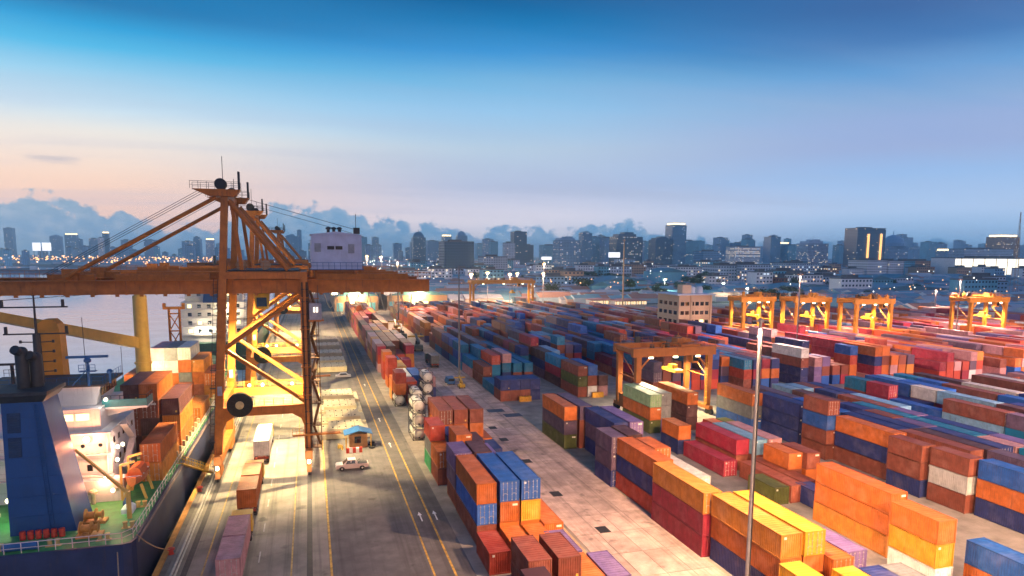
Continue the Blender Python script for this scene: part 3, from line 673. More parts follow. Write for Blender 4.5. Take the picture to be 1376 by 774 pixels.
# ------------------------------------------------------------------ quay cranes
def quay_crane(y0, label, main, boom_l=-47.0, seed=1):
    """portal crane: frames at y=0 (near) and y=16 (far); seaside rail x=-14.2, landside rail x=-0.95"""
    T = thing('quay_crane', label, 'crane', (0,y0,0), group='quay cranes')
    OR, YE = M_crane, M_craney
    SX, LX, GX = -14.2, -0.95, 19.0
    def sx(z): return -14.4+2.6*(z-4)/40.0   # seaside legs lean inward
    F = {0:0.0, 1:16.0}
    for f, y in F.items():
        m = OR
        l = MB(); l.beam((sx(3.2),y,3.2),(sx(31),y,31),1.15,1.15,up=(0,1,0)); l.obj('leg', m, T)
        l = MB(); l.beam((LX,y,3.2),(LX,y,31.5),1.15,1.25,up=(0,1,0)); l.obj('leg', m, T)
        p = MB(); p.box(sx(10)+.55,LX-.55,y-.6,y+.6,9.75,11.15)
        p.prism([(sx(9)+.5,9.75),(sx(9)+.5,7.6),(sx(9)+1.0,8.9),(sx(9)+2.4,9.75)],'y',y-.45,y+.45); p.prism([(LX-.55,9.75),(LX-2.4,9.75),(LX-1.0,8.9),(LX-.55,7.6)],'y',y-.45,y+.45)
        pb = p.obj('portal_beam', m, T)
        r = MB(); r.rail([(sx(11)+.8,y+.5,11.15),(LX-.8,y+.5,11.15)]); r.rail([(sx(11)+.8,y-.5,11.15),(LX-.8,y-.5,11.15)]); r.obj('handrail', M_craney, pb)
        for za, zb in ((20.3,28.4),(20.3,11.6)):
            b = MB(); b.tube((sx(20.3)+.4,y,20.3),(LX-.4,y,zb),.34,8); b.obj('brace', m, T, smooth=True)
        # upper cross beam
        u_ = MB(); u_.box(sx(31)-.4,LX+.6,y-.55,y+.55,31.0,32.1); u_.obj('upper_beam', m, T)
        # mast above the seaside leg, back stay to the landside leg
        mt = MB(); mt.beam((sx(32.1),y,32.1),(sx(43.3),y,43.3),1.0,1.1,up=(0,1,0)); mt.obj('mast', m, T)
        m2 = MB(); m2.beam((sx(33)+2.6,y+1.0,32.1),(sx(43)+.9,y+.3,42.6),.55,.6,up=(0,1,0)); m2.obj('mast_strut', m, T)
        bs = MB(); bs.tube((sx(43)+.6,y,42.7),(LX-2.2,y,32.4),.42,8); bs.obj('back_stay', m, T, smooth=True)
        hd = MB(); hd.taper((-13.9,-10.3,y-1.0,y+1.0,43.3),(-16.2,-9.6,y-1.2,y+1.2,44.3)); ah = hd.obj('mast_head', m, T)
        sh = MB(); sh.lathe((-12.3,y-.7,45.1),[(.75,0),(.85,.05),(.85,.25),(.75,.3)],16,'y'); sh.lathe((-12.3,y+.3,45.1),[(.75,0),(.85,.05),(.85,.25),(.75,.3)],16,'y'); sh.box(-12.7,-11.9,y-.9,y+.9,44.3,45.4); sh.obj('sheave', M_dark, ah)
        rl = MB(); rl.rail([(-16.4,y-1.2,44.3),(-9.6,y-1.2,44.3),(-9.6,y+1.2,44.3),(-16.4,y+1.2,44.3)],h=1.1,step=1.1); rl.tube((-12.0,y,45),(-12.0,y,49.2 if f == 0 else 47.5),.05,5); rl.box(-9.9,-9.6,y-.5,y+.3,44.3,47.0); rl.obj('head_railing', M_dark, ah)
        # fore stays and ropes
        fx = boom_l+13.5 if main else boom_l+6
        for xa, rr in ((fx,.30),):
            fs_ = MB(); fs_.tube((-13.0,y,43.2),(xa,y,31.3),rr,8); fs_.obj('fore_stay', m, T, smooth=True)
        rp = MB()
        for q in range(3): rp.tube((-14.2-q*.6,y+.3,44.2),(fx-2-q*.5,y+.3,31.6),.035,4)
        rp.tube((-10.2,y,43.4),(7.6,y,38.6),.035,4); rp.obj('hoist_rope', M_dark, T)
        # girder
        gy = y+(1.2 if f == 0 else -1.2)
        gd = MB(); gd.box(boom_l,GX,gy-.5,gy+.5,28.75,30.75)
        for k in range(int((GX-boom_l)/4)): gd.box(boom_l+k*4-.10+1,boom_l+k*4+.10+1,gy-.60,gy+.60,28.68,30.82)
        for k in range(int((GX-boom_l)/3.2)): gd.box(boom_l+k*3.2+.4,boom_l+k*3.2+.9,gy-.8,gy-.5,28.45,28.75)
        go = gd.obj('girder', m, T)
        wk = MB(); wk.box(boom_l,GX,gy-1.6,gy-.5,30.75,30.85); wk.obj('walkway', OR, go)
        wr = MB(); wr.rail([(boom_l,gy-1.55,30.85),(GX,gy-1.55,30.85)],h=1.1,step=2.0,r=.035); wr.obj('walkway_railing', OR, go)
        # second, upper rail of the boom with boxes on it
        for xa, xb in ((-36,-30),(-27.5,-14.6),(1.2,15.5)):
            ub = MB(); ub.box(xa,xb,gy-.4,gy+.45,30.85,31.75)
            for k in range(int((xb-xa)/2)): ub.box(xa+k*2,xa+k*2+.14,gy-.5,gy-.4,30.85,31.85)
            ub.obj('cable_box', OR, go)
        hb = MB(); hb.box(fx-.6,fx+1.4,gy-.7,gy+.7,30.85,32.5); hb.obj('stay_anchor', OR, go)
    # ties across
    for x in (boom_l+.4, boom_l+12, -24, -12, -1, 8, GX-.4):
        c = MB(); c.box(x-.35,x+.35,1.7,14.3,29.2,30.4); c.obj('cross_tie', OR, T)
    for x, z in ((-12.0,44.0),):
        c = MB(); c.box(x-.5,x+.5,1.2,14.8,z-.8,z); c.obj('head_tie', OR, T)
    for z in (11.0, 31.5):
        for xx in (sx(z), LX):
            c = MB(); c.box(xx-.5,xx+.5,.6,15.4,z-.65,z+.5); c.obj('side_beam', OR, T)
    for xx in (sx(5), LX):
        c = MB(); c.box(xx-.55,xx+.55,-2.2,18.2,2.6,3.9); c.obj('sill_beam', OR, T)
        for y in (-.6, 16.6):
            bg_ = thing('bogie', None, None); bg_.parent = T; bg_.location = (xx if xx < -5 else LX, y, 0)
            e = MB(); e.prism([(-2.6,.75),(2.6,.75),(2.2,1.5),(.7,2.6),(-.7,2.6),(-2.2,1.5)],'x',-.35,.35); e.obj('equaliser', OR, bg_)
            for q in (-2.1,-.8,.8,2.1):
                w = MB(); w.lathe((-.16,q,.46),[(.36,0),(.36,.05),(.30,.06),(.30,.26),(.36,.27),(.36,.32)],14,'x'); w.obj('wheel', M_dark, bg_)
        if main:
            for y in (-3.0,):
                fl = MB(); fl.lathe((xx if xx < -5 else LX,y,2.1),[(.20,0),(.26,.1),(.26,.5),(.2,.6)],10); fl.obj('travel_lamp', M_lampw, T)
                lamp(T, (xx if xx < -5 else LX, y-1.4, 2.6), 260, WARMW, .3)
    # platform between the upper legs, drums
    pf = MB(); pf.box(-12.0,-1.6,.5,15.5,32.15,32.35); pf.obj('top_platform', M_dark, T)
    pr = MB(); pr.rail([(-12,.6,32.35),(-1.6,.6,32.35)],h=1.1,step=1.3); pr.obj('platform_railing', OR, T)
    for x in (-10.2,-6.6):
        d_ = MB(); d_.lathe((x,2.0,33.1),[(.55,0),(.75,.03),(.75,.12),(.5,.15),(.5,1.4),(.75,1.43),(.75,1.55),(.5,1.6)],16,'y'); d_.obj('rope_drum', mat('drum paint',(.4,.26,.16),.6), T)
    # machinery house
    mh = MB(); mh.box(.4,8.4,4.0,15.0,32.4,38.0); mh.prism([(.2,38.0),(8.6,38.0),(4.4,38.5)],'y',3.8,15.2); H_ = mh.obj('machinery_house', M_house, T)
    for a, c_, z0, z1, mm in ((2.9,4.0,35.6,36.15,M_dark),(4.2,5.3,35.6,36.15,M_dark),(.9,1.9,35.2,36.6,mat('louvre',(.28,.31,.36),.6)),(6.2,7.2,35.0,36.5,MATS['louvre'])):
        w = MB(); w.box(a,c_,3.88,4.0,z0,z1)
        if mm is not M_dark:
            for q in range(6): w.box(a+.05,c_-.05,3.82,3.88,z0+.08+q*.22,z0+.18+q*.22)
        w.obj('louvre' if mm is not M_dark else 'window', mm, H_)
    hr = MB(); hr.box(.2,8.6,2.7,3.99,32.3,32.4); hr.rail([(.3,2.8,32.4),(8.5,2.8,32.4),(8.5,3.9,32.4)],h=1.1,step=.9); hr.obj('house_gallery', M_bluep, H_)
    for x in (3.2,4.1,5.0): vt = MB(); vt.lathe((x,7,38.4),[(.25,0),(.25,.5),(.42,.55),(.42,.8),(.1,.95)],10); vt.obj('roof_vent', M_dark, H_)
    vt = MB(); vt.box(7.2,8.2,5.0,6.0,38.2,39.2); vt.tube((7.6,5.5,39),(7.6,5.5,41.5),.05,5); vt.obj('antenna_box', M_dark, H_)
    for x in (1.0,8.0): bk = MB(); bk.box(x-.25,x+.25,4,15,30.8,32.4); bk.obj('house_support', OR, T)
    # stair tower on the landside leg
    stt = MB()
    for k in range(7):
        z = 4+k*3.6
        stt.box(LX+.7,LX+2.1,-1.0,.9,z,z+.08); stt.rail([(LX+.7,-.95,z+.08),(LX+2.1,-.95,z+.08),(LX+2.1,.85,z+.08)],h=1.0,step=.7,r=.025)
        a, b2 = ((LX+.9,-.5),(LX+1.9,.6)) if k % 2 else ((LX+1.9,.6),(LX+.9,-.5))
        stt.beam((a[0],a[1],z),(b2[0],b2[1],z+3.6),.5,.06)
    for xx, yy in ((LX+.72,-.98),(LX+2.08,-.98),(LX+2.08,.88)): stt.tube((xx,yy,3.5),(xx,yy,30),.05,4)
    stt.obj('stair_tower', mat('stair steel',(.16,.075,.03),.6,var=.3), T)
    ct = MB(); ct.box(LX+.75,LX+2.6,-1.1,.9,24.6,27.2); co = ct.obj('leg_cabin', mat('cabin grey',(.30,.29,.32),.5), T)
    cw = MB(); cw.box(LX+1.35,LX+1.62,-1.16,-1.1,25.8,26.6); cw.box(LX+1.78,LX+2.05,-1.16,-1.1,25.8,26.6); cw.obj('window', mat('lit window',(.9,.9,.8),.4,emit=(1,.9,.7),estr=1.4), co)
    cl = MB(); cl.box(LX+.6,LX+2.9,-1.3,1.1,24.4,24.6); cl.obj('cabin_floor', OR, co)
    ft = MB(); ft.box(LX-2.4,LX+5.0,-1.2,-.2,6.1,6.35); ft.rail([(LX-2.4,-1.15,6.35),(LX-.7,-1.15,6.35)],h=1.0,step=.6); ft.obj('landing', OR, T)
    # ladders, cable trays and lamps on the legs
    for f, y in F.items():
        cg = MB()
        for q in (-.3,.3): cg.tube((sx(4)-.9+q,y-.75,4),(sx(31)-.9+q,y-.75,31),.04,4)
        for q in range(50): z = 4.2+q*.53; cg.tube((sx(z)-1.2,y-.75,z),(sx(z)-.6,y-.75,z),.025,4)
        for q in range(9):
            z = 6+q*2.8; cg.box(sx(z)-1.35,sx(z)-.45,y-1.35,y-.70,z,z+.06)
        cg.obj('leg_ladder', M_dark, T)
        for off_, nn_ in ((.35,3),(-.3,2)):
            ct_ = MB()
            for q in range(nn_): ct_.tube((LX+off_+q*.12,y-.68,3.5),(LX+off_+q*.12,y-.68,30.5),.045,4)
            for q in range(14): ct_.box(LX+off_-.12,LX+off_+.42,y-.70,y-.62,4+q*1.95,4.1+q*1.95)
            ct_.obj('cable_tray', M_dark, T)
        for z in (12.5,17.0,23.0,28.0):
            gp_ = MB(); gp_.box(LX-.75,LX+.75,y-.75,y+.75,z,z+.16); gp_.box(sx(z)-.72,sx(z)+.72,y-.72,y+.72,z,z+.16) if False else None; gp_.obj('splice_flange', OR, T)
            gp_ = MB(); gp_.box(sx(z)-.7,sx(z)+.7,y-.7,y+.7,z,z+.16); gp_.obj('splice_flange', OR, T)
        bx = MB(); bx.box(sx(14)-.3,sx(14)+.35,y-.95,y-.58,13.2,14.6); bx.obj('junction_box', MATS.get('cabin grey') or M_pole, T)
    # trolley and operator cabin over the apron
    tr = MB(); tr.box(-9.2,-4.2,1.9,14.1,28.9,30.2); tr.obj('trolley', M_craney, T)
    oc = MB(); oc.prism([(-8.6,28.6),(-8.2,26.2),(-6.4,26.2),(-6.2,28.6)],'y',2.2,4.4); oo = oc.obj('operator_cabin', M_craney, T)
    ow = MB(); ow.box(-8.1,-6.6,2.14,2.2,26.6,28.0); ow.obj('window', M_glass, oo)
    # festoon loops under the back girder
    fl = MB(); rs = random.Random(seed)
    for k in range(8):
        xa = 2.2+k*1.75; dp = rs.uniform(2.0,3.8)
        for off_ in (0,.25):
            pts = [(xa+1.75*q/8, 1.0+off_, 28.5-dp*math.sin(math.pi*q/8)) for q in range(9)]
            fl.path(pts,.07,5)
    fl.obj('festoon_cable', mat('festoon rubber',(.62,.52,.34),.6), T)
    # cable reel on the near portal beam
    cr = MB(); cr.lathe((sx(11)+3.0,-1.0,11.6),[(1.85,0),(1.9,.05),(1.9,.18),(.9,.2),(.9,.6),(1.9,.62),(1.9,.75),(1.85,.8)],32,'y')
    for q in range(12):
        t_ = 2*math.pi*q/12; cr.beam((sx(11)+3.0,-1.05,11.6),(sx(11)+3.0+1.8*math.cos(t_),-1.05,11.6+1.8*math.sin(t_)),.10,.06,up=(0,1,0))
    ro = cr.obj('cable_reel', M_rubber, T); hb_ = MB(); hb_.lathe((sx(11)+3.0,-1.3,11.6),[(.3,0),(.62,.08),(.62,.34)],16,'y'); hb_.obj('reel_hub', mat('reel hub',(.55,.42,.2),.5), ro)
    # floodlights on the portal beams and under the girders
    for k, (x, y, z, pw) in enumerate(((-10.8,15.25,11.7,1.0),(-8.6,15.25,11.7,1.0),(-3.6,15.25,11.7,1.0))):
        fb_ = MB(); fb_.lathe((x,y-.3,z),[(.12,.0),(.26,.02),(.26,.25),(.15,.3)],12,'y'); fb_.obj('floodlight', M_lampw, T)
    PW = 1.0
    lamp(T, (-6.2,13.6,11.4), 16000*PW, WARMW, .4, 'SPOT', (0,-.35,-1), 160)
    lamp(T, (-7.0,7.0,12.2), 24000*PW, (1,.74,.22), .4, 'SPOT', (0,1,.25), 120)
    lamp(T, (-7.6,6.0,27.8), 125000*PW, (1,.74,.36), .5, 'SPOT', (0,.15,-1), 125)
    lamp(T, (4.0,8.0,27.8), 20000*PW, (1,.76,.38), .5, 'SPOT', (0.1,.1,-1), 125)
    for x in (-7.6, 4.0):
        fb_ = MB(); fb_.box(x-.45,x+.45,(6.0 if x < 0 else 8.0)-.3,(6.0 if x < 0 else 8.0)+.3,28.0,28.3); fb_.obj('floodlight', M_lampw, T)
    return T
QC = quay_crane(112.0, 'orange portal crane with cable reel straddling the white-topped lorry', True)
def crane_copy(y, label):
    c = copy_tree(QC); c.location = (0,y,0); c['label'] = label; return c
C2 = crane_copy(166.0, 'quay crane standing behind the one with the reel, over hatch covers')
C3 = crane_copy(300.0, 'farthest quay crane at the end of the lit apron')
def strip(T, names):
    for ch in list(T.children):
        if any(ch.name.startswith(n) for n in names):
            for g2 in list(ch.children): bpy.data.objects.remove(g2)
            bpy.data.objects.remove(ch)
for T_ in (C2, C3): strip(T_, ('travel_lamp','fore_stay','hoist_rope'))
# ------------------------------------------------------------------ the moored ship (stern towards the camera)
M_hull = mat('hull navy', (.022,.030,.075), .45, var=.3, scale=.5, streak=.35)
M_ship = mat('ship white', (.66,.62,.58), .5, var=.14, scale=.5, streak=.28)
M_fun = mat('funnel blue', (.012,.06,.19), .5, var=.18, scale=.4, streak=.18)
M_shipy = mat('deck crane buff', (.66,.40,.10), .5, var=.2, scale=.5, streak=.25)
M_cover = mat('hatch buff', (.45,.36,.22), .7, var=.3, scale=.6, streak=.3)
S = thing('container_ship', 'navy container ship with white deckhouse and blue funnel casing moored at the quay', 'ship', (0,0,0))
XS, XP, YS, YB, ZD = -18.4, -44.0, 76.0, 222.0, 5.0
def outline(ins=0.0):
    a, b = XP+ins, XS-ins; m_ = (a+b)/2
    return [(a+1.2,YS+ins),(b-1.0,YS+ins),(b-.25,YS+ins+.3),(b,YS+ins+1.2),(b,185),(b-3,200),(b-8,213),(m_,YB-ins),(a+8,213),(a+3,200),(a,185),(a,YS+ins+1.2)]
h = MB(); h.prism(outline(),'z',-6,ZD); hull = h.obj('hull', M_hull, S)
st_ = MB(); st_.prism([(XP-.03+1.2,.0)]*0 or [(XP,-2.95),(XS+.03,-2.95),(XS+.03,-2.2),(XP,-2.2)],'y',YS+1.3,185); st_.obj('boot_topping', mat('boot red',(.22,.03,.02),.6), hull)
dk = MB(); dk.prism(outline(.25),'z',ZD,ZD+.03); dk.obj('deck', M_green, S)
rb = MB(); rb.prism([(XS-.02,4.3),(XS+.12,4.35),(XS+.12,4.65),(XS-.02,4.7)],'y',YS+2,184); rb.obj('rubbing_strake', mat('strake',(.25,.16,.14),.6), hull)
rl = MB(); pts = [(XP+2,YS+.3,ZD),(XS-1.1,YS+.3,ZD),(XS-.3,YS+1.4,ZD),(XS-.3,96,ZD)]; rl.rail(pts, h=1.1, step=1.5, r=.045); rl.obj('stern_railing', mat('railing pink white',(.62,.52,.48),.5), S)
rl2 = MB(); rl2.rail([(XS-.3,97,ZD),(XS-.3,184,ZD)], h=1.1, step=2.2, r=.04); rl2.obj('side_railing', MATS['railing pink white'], S)
# funnel casing
fc = MB(); fc.taper((-31.2,-25.0,81.2,86.8,ZD),(-31.4,-27.6,82.2,86.8,19.2)); cas = fc.obj('funnel_casing', M_fun, S)
cr = MB(); cr.taper((-31.5,-27.5,82.1,86.9,19.2),(-32.2,-26.9,81.5,87.4,20.0)); cr.box(-32.2,-26.9,81.5,87.4,20.0,20.35); cr.obj('casing_crown', M_dark, cas)
for z0, z1 in ((16.0,18.1),(13.4,15.5)):
    f_ = lambda z: 81.2+(z-5)/14.2
    lv = MB(); lv.hexa(((-30.9,f_(z0)-.05,z0),(-29.7,f_(z0)-.05,z0),(-29.7,f_(z0)+.2,z0),(-30.9,f_(z0)+.2,z0),(-30.9,f_(z1)-.05,z1),(-29.7,f_(z1)-.05,z1),(-29.7,f_(z1)+.2,z1),(-30.9,f_(z1)+.2,z1)))
    for q in range(8):
        z = z0+.1+q*.25; lv.box(-30.85,-29.75,f_(z)-.09,f_(z)-.04,z,z+.12)
    lv.obj('louvre', mat('casing louvre',(.012,.035,.09),.6), cas)
lad = MB()
for x in (-27.4,-27.0): lad.beam((x-.0,81.1,ZD),(x-1.0,82.0,19),.06,.06)
for q in range(34): lad.tube((-27.4-q*.029,81.12+q*.026,5.3+q*.41),(-27.0-q*.029,81.12+q*.026,5.3+q*.41),.025,4)
lad.obj('ladder', M_fun, cas)
fp = MB()
for x, y, hh in ((-30.0,84.6,3.9),(-28.9,85.2,3.2)):
    fp.tube((x,y,20.3),(x,y,20.3+hh),.62,14); fp.lathe((x,y,20.3+hh),[(.62,0),(.60,.25),(.45,.5),(.2,.62)],14); fp.tube((x,y,20.3+hh-.1),(x-.3,y-.9,20.3+hh+.45),.5,12)
fp.obj('exhaust_pipe', M_dark, S, smooth=True)
# deckhouse
dh = MB(); dh.box(-40.0,-24.0,92.0,104.0,ZD,13.2); house = dh.obj('deckhouse', M_ship, S)
up = MB(); up.box(-39.0,-25.2,93.0,104.0,13.2,15.9); up.obj('bridge_deckhouse', M_ship, house)
wh = MB(); wh.prism([(-38.0,15.9),(-26.2,15.9),(-25.6,18.3),(-38.6,18.3)],'y',95.5,103.4); whl = wh.obj('wheelhouse', M_ship, house)
for z in (7.9, 10.6, 13.2):
    gl = MB(); gl.box(-40.3,-23.7,91.2,92.0,z-.10,z+.05); gl.obj('gallery', M_ship, house)
    gr = MB(); gr.rail([(-40.2,91.3,z+.05),(-32,91.3,z+.05)],h=1.0,step=1.4,r=.03); gr.obj('gallery_railing', MATS['railing pink white'], house)
wg = MB(); wg.box(-25.6,-20.4,95.2,98.6,15.3,15.55); wg.prism([(-25.5,14.2),(-20.5,15.3),(-25.5,15.3)],'y',96.2,97.6); wgo = wg.obj('bridge_wing', M_ship, house)
wd = MB(); wd.box(-25.5,-20.4,95.2,95.3,15.55,16.5); wd.box(-20.5,-20.4,95.3,98.6,15.55,16.5); wd.obj('wing_dodger', mat('dodger teal',(.03,.16,.17),.5), wgo)
wr = MB(); wr.rail([(-25.5,95.25,16.5),(-20.45,95.25,16.5),(-20.45,98.5,16.5)],h=.5,step=1.0,r=.04,mid=False); wr.obj('wing_railing', M_dark, wgo)
rt = MB(); rt.box(-39.2,-25.0,95.0,104.0,18.3,18.55); rt.obj('monkey_island', M_dark, whl)
rr_ = MB(); rr_.rail([(-39,95.1,18.55),(-25.2,95.1,18.55),(-25.2,103.8,18.55)],h=1.0,step=1.2,r=.03); rr_.obj('roof_railing', M_bluep, whl)
M_lit = mat('lit yellow pane',(.9,.85,.5),.4,emit=(1,.86,.38),estr=1.6)
for x0, x1 in ((-29.4,-28.1),(-27.8,-26.4)):
    w = MB(); w.box(x0-.08,x1+.08,92.95,93.0,14.45,15.45); wf = w.obj('window', M_ship, house); w = MB(); w.box(x0,x1,92.90,92.95,14.55,15.35); w.obj('pane', M_lit, wf)
for x, z in ((-26.4,8.8),(-29.5,6.4),(-26.6,6.2)):
    w = MB(); w.box(x-.3,x+.3,91.94,92.0,z-.4,z+.4); w.obj('porthole', M_glass, house)
for k in range(5):
    for z in (9.2, 11.8):
        w = MB(); w.box(-24.0,-23.94,93.2+k*2.2,93.9+k*2.2,z-.35,z+.35); w.obj('porthole', M_glass, house)
for k in range(6):
    w = MB(); w.box(-25.72,-25.62,96+k*1.2,96.9+k*1.2,17.0,17.9); w.obj('window', M_glass, whl)
stc = MB()
for k in range(3):
    a, b_ = (95.0,99.0) if k % 2 else (99.0,95.0); stc.beam((-23.2,a,5.2+k*2.7),(-23.2,b_,7.9+k*2.7),.8,.1)
    stc.rail([(-22.8,a,5.2+k*2.7),(-22.8,b_,7.9+k*2.7)],h=.9,step=.9,r=.03)
stc.obj('outside_stair', MATS['railing pink white'], house)
for x in (-30.8,-28.9,-27.0,-25.1):
    for z in (11.6,):
        w = MB(); w.lathe((x,91.93,z),[(.30,0),(.36,.03),(.36,.07)],12,'y'); wf = w.obj('porthole', M_ship, house); w = MB(); w.lathe((x,91.90,z),[(.24,0),(.24,.05)],12,'y'); w.obj('pane', M_glass, wf)
for k in range(4):
    sm = MB(); sm.box(-40.02,-23.98,91.96,91.99,6.4+k*1.75,6.43+k*1.75); sm.obj('plate_seam', mat('seam',(.42,.38,.35),.6), house)
for k in range(6):
    z = 7+k*2.1; f0 = 81.2+(z-5)/14.2
    sm = MB(); sm.box(-31.2-.2*(z-5)/14.2+.02,-25.0-2.6*(z-5)/14.2-.02,f0-.03,f0+.1,z,z+.04); sm.obj('plate_seam', mat('blue seam',(.010,.055,.18),.5), cas)
pd = MB(); pd.box(-25.6,-24.7,91.93,92,5.1,7.2); pd.obj('door', mat('door grey',(.3,.3,.3),.5), house)
for x in (-33.2,-24.4):
    vp = MB(); vp.tube((x,91.7,5),(x,91.7,12.9),.09,6); vp.obj('vent_pipe', M_ship, house)
# gangway to the quay
GW = thing('gangway', 'yellow railed gangway sloping from the ship deck to the quay', 'gangway', (0,0,0)); b = MB(); b.beam((-18.6,104,5.1),(-15.9,113.5,.5),.9,.12); b.obj('tread_deck', M_caby_ := mat('gangway yellow',(.6,.36,.05),.6), GW)
for s_ in (-.45,.45): b = MB(); b.rail([(-18.6+s_,104,5.15),(-15.9+s_,113.5,.55)],h=1.0,step=1.0,r=.035); b.obj('railing', M_caby_, GW)
# masts, radar
mm = MB(); mm.tube((-31.6,94.0,18.4),(-31.6,94.0,25.2),.55,10,.42); mm.tube((-31.6,94.0,25.2),(-31.6,94.0,29.8),.16,8,.10)
for z, w in ((28.4,3.5),(25.2,3.4)): mm.tube((-31.6-w,94,z),(-31.6+w,94,z),.10,6)
for z in (24.2,23.0,21.8,20.6):
    for s_ in (-1,1): mm.tube((-31.6+s_*.4,94,z),(-31.6+s_*1.7,94,z+.05),.07,5); mm.box(-31.6+s_*1.7-.12,-31.6+s_*1.7+.12,93.9,94.1,z-.1,z+.25)
for s_, z in ((-3.3,28.4),(3.0,28.4),(-3.1,25.2),(3.2,25.2)): mm.box(-31.6+s_-.14,-31.6+s_+.14,93.86,94.14,z,z+.9)
mm.obj('signal_mast', M_dark, S)
rd_ = MB(); rd_.tube((-26.6,94.6,18.5),(-26.6,94.6,21.6),.16,8); rd_.beam((-28.4,94.6,18.6),(-26.7,94.6,20.6),.1,.1); rd_.box(-27.5,-25.7,94.2,95.0,20.3,20.4); rd_.rail([(-27.5,94.2,20.4),(-25.7,94.2,20.4)],h=.8,step=.6,r=.03); rdo = rd_.obj('radar_mast', M_bluep, S)
rs_ = MB(); rs_.box(-28.9,-24.3,94.45,94.75,22.0,22.3); rs_.lathe((-26.6,94.6,21.4),[(.2,0),(.42,.15),(.42,.4),(.25,.6)],10); rs_.obj('radar_scanner', M_bluep, rdo)
an = MB(); an.lathe((-24.9+.3,96,18.5),[(.12,0),(.12,1.2),(.32,1.3),(.36,1.55),(.2,1.8)],10); an.obj('satellite_dome', M_bluep, S)
ap_ = MB(); ap_.tube((-26.9,95,18.5),(-27.0,95,27),.035,4); ap_.tube((-23.4,97,18.5),(-23.4,97,23),.03,4); ap_.obj('whip_antenna', M_dark, S)
r2 = MB(); r2.tube((-34.4,94,18.5),(-34.4,94,21.5),.2,8); r2.box(-36.2,-32.6,93.8,94.1,21.5,21.75); r2.rail([(-35.2,93.8,20.2),(-33.6,93.8,20.2)],h=.8,step=.6,r=.03); r2.obj('radar_scanner', M_dark, S)
# deck cranes
c1 = MB(); c1.taper((-36.4,-32.6,106.0,109.0,ZD),(-35.8,-33.0,106.3,108.7,24.3)); c1.prism([(-35.8,24.3),(-33.0,24.3),(-33.2,25.2),(-33.8,25.8),(-34.9,25.8),(-35.6,25.2)],'y',106.3,108.7); c1o = c1.obj('deck_crane_column', mat('deck crane orange',(.58,.22,.02),.5,var=.2,scale=.5), S)
c2 = MB(); c2.tube((-30.4,141,ZD),(-30.4,141,27.0),1.35,20,1.2); c2.tube((-30.4,141,27.0),(-30.4,141,28.2),.9,14); c2.tube((-30.4,141,14.2),(-30.4,141,14.6),1.5,20); c2o = c2.obj('deck_crane_pedestal', M_shipy, S, smooth=True)
jb = MB(); jb.beam((-31.4,140.5,18.3),(-47.0,112,27.0),1.9,1.9,w2=1.2,h2=1.3); jb.obj('deck_crane_jib', M_shipy, S)
jc = MB()
for q in (0,.4): jc.tube((-31.0+q,140.6,27.8),(-47.0+q,112,27.8),.04,4)
jc.obj('crane_wire', M_dark, S)
# forward: coamings, hatch covers, goalpost mast
for y0, y1 in ((108,124.5),(126.5,143),(149.5,166),(168,184)):
    hc = MB(); hc.box(-40,-21.0,y0,y1,ZD,ZD+.18); hc.obj('hatch_cover', M_cover, S)
ws = MB(); ws.box(XS-1.6,XS-.5,106,184,ZD+.03,ZD+.2)
for k in range(26): ws.box(XS-1.4,XS-.9,107+k*3,107.6+k*3,ZD+.2,ZD+1.0)
ws.obj('side_walkway', M_cover, S)
gp = MB()
for x in (-31.2,-29.0): gp.tube((x,172,ZD),(x,172,22),.28,8)
for z in (9,13,17,21): gp.tube((-31.2,172,z),(-29.0,172,z),.16,6)
for a, b_ in ((9,13),(13,17),(17,21)): gp.tube((-31.2,172,a),(-29.0,172,b_),.12,5); gp.tube((-29.0,172,a),(-31.2,172,b_),.12,5)
gp.box(-32.4,-27.8,171.6,172.4,22,22.6); gp.box(-32.4,-31.8,171.5,172.5,22.6,23.4); gp.box(-28.4,-27.8,171.5,172.5,22.6,23.4); gp.obj('fore_mast', M_crane, S)
# lifeboat and davit
def hullboat(L_, B_, H_):
    mb = MB(); n = 9; rings = []
    for i in range(n):
        t_ = i/(n-1); w = B_/2*(math.sin(math.pi*(.08+.84*t_)))**.55; sh = H_*(.12+.55*abs(2*t_-1)**2)
        rings.append([(-w,t_*L_,H_*.75+sh*.35),(-w*.8,t_*L_,H_*.3+sh*.25),(0,t_*L_,sh*.35),(w*.8,t_*L_,H_*.3+sh*.25),(w,t_*L_,H_*.75+sh*.35),(w*.8,t_*L_,H_*.70+sh*.3),(-w*.8,t_*L_,H_*.70+sh*.3)])
    i0 = len(mb.v)
    for r_ in rings: mb.v += r_
    for i in range(n-1):
        for k in range(7): mb.f.append((i0+i*7+k,i0+i*7+(k+1)%7,i0+(i+1)*7+(k+1)%7,i0+(i+1)*7+k))
    mb.f.append(tuple(i0+k for k in range(7))); mb.f.append(tuple(i0+(n-1)*7+k for k in range(7))); return mb
lb = hullboat(6.6,2.3,1.7).obj('lifeboat', mat('lifeboat orange',(.62,.13,.03),.45,var=.15), None, loc=(-21.2,88.6,6.6), label='orange lifeboat in its cradle on the ship beside the deckhouse', category='lifeboat', smooth=True)
cn = MB(); cn.prism([(-.85,1.3),(.85,1.3),(.6,2.1),(.2,2.3),(-.2,2.3),(-.6,2.1)],'y',1.6,4.6); cn.obj('canopy', MATS['lifeboat orange'], lb)
th = MB()
for q in (1.0,2.2,4.8): th.box(-.9,.9,q,q+.25,1.32,1.42)
th.obj('thwart', M_white, lb)
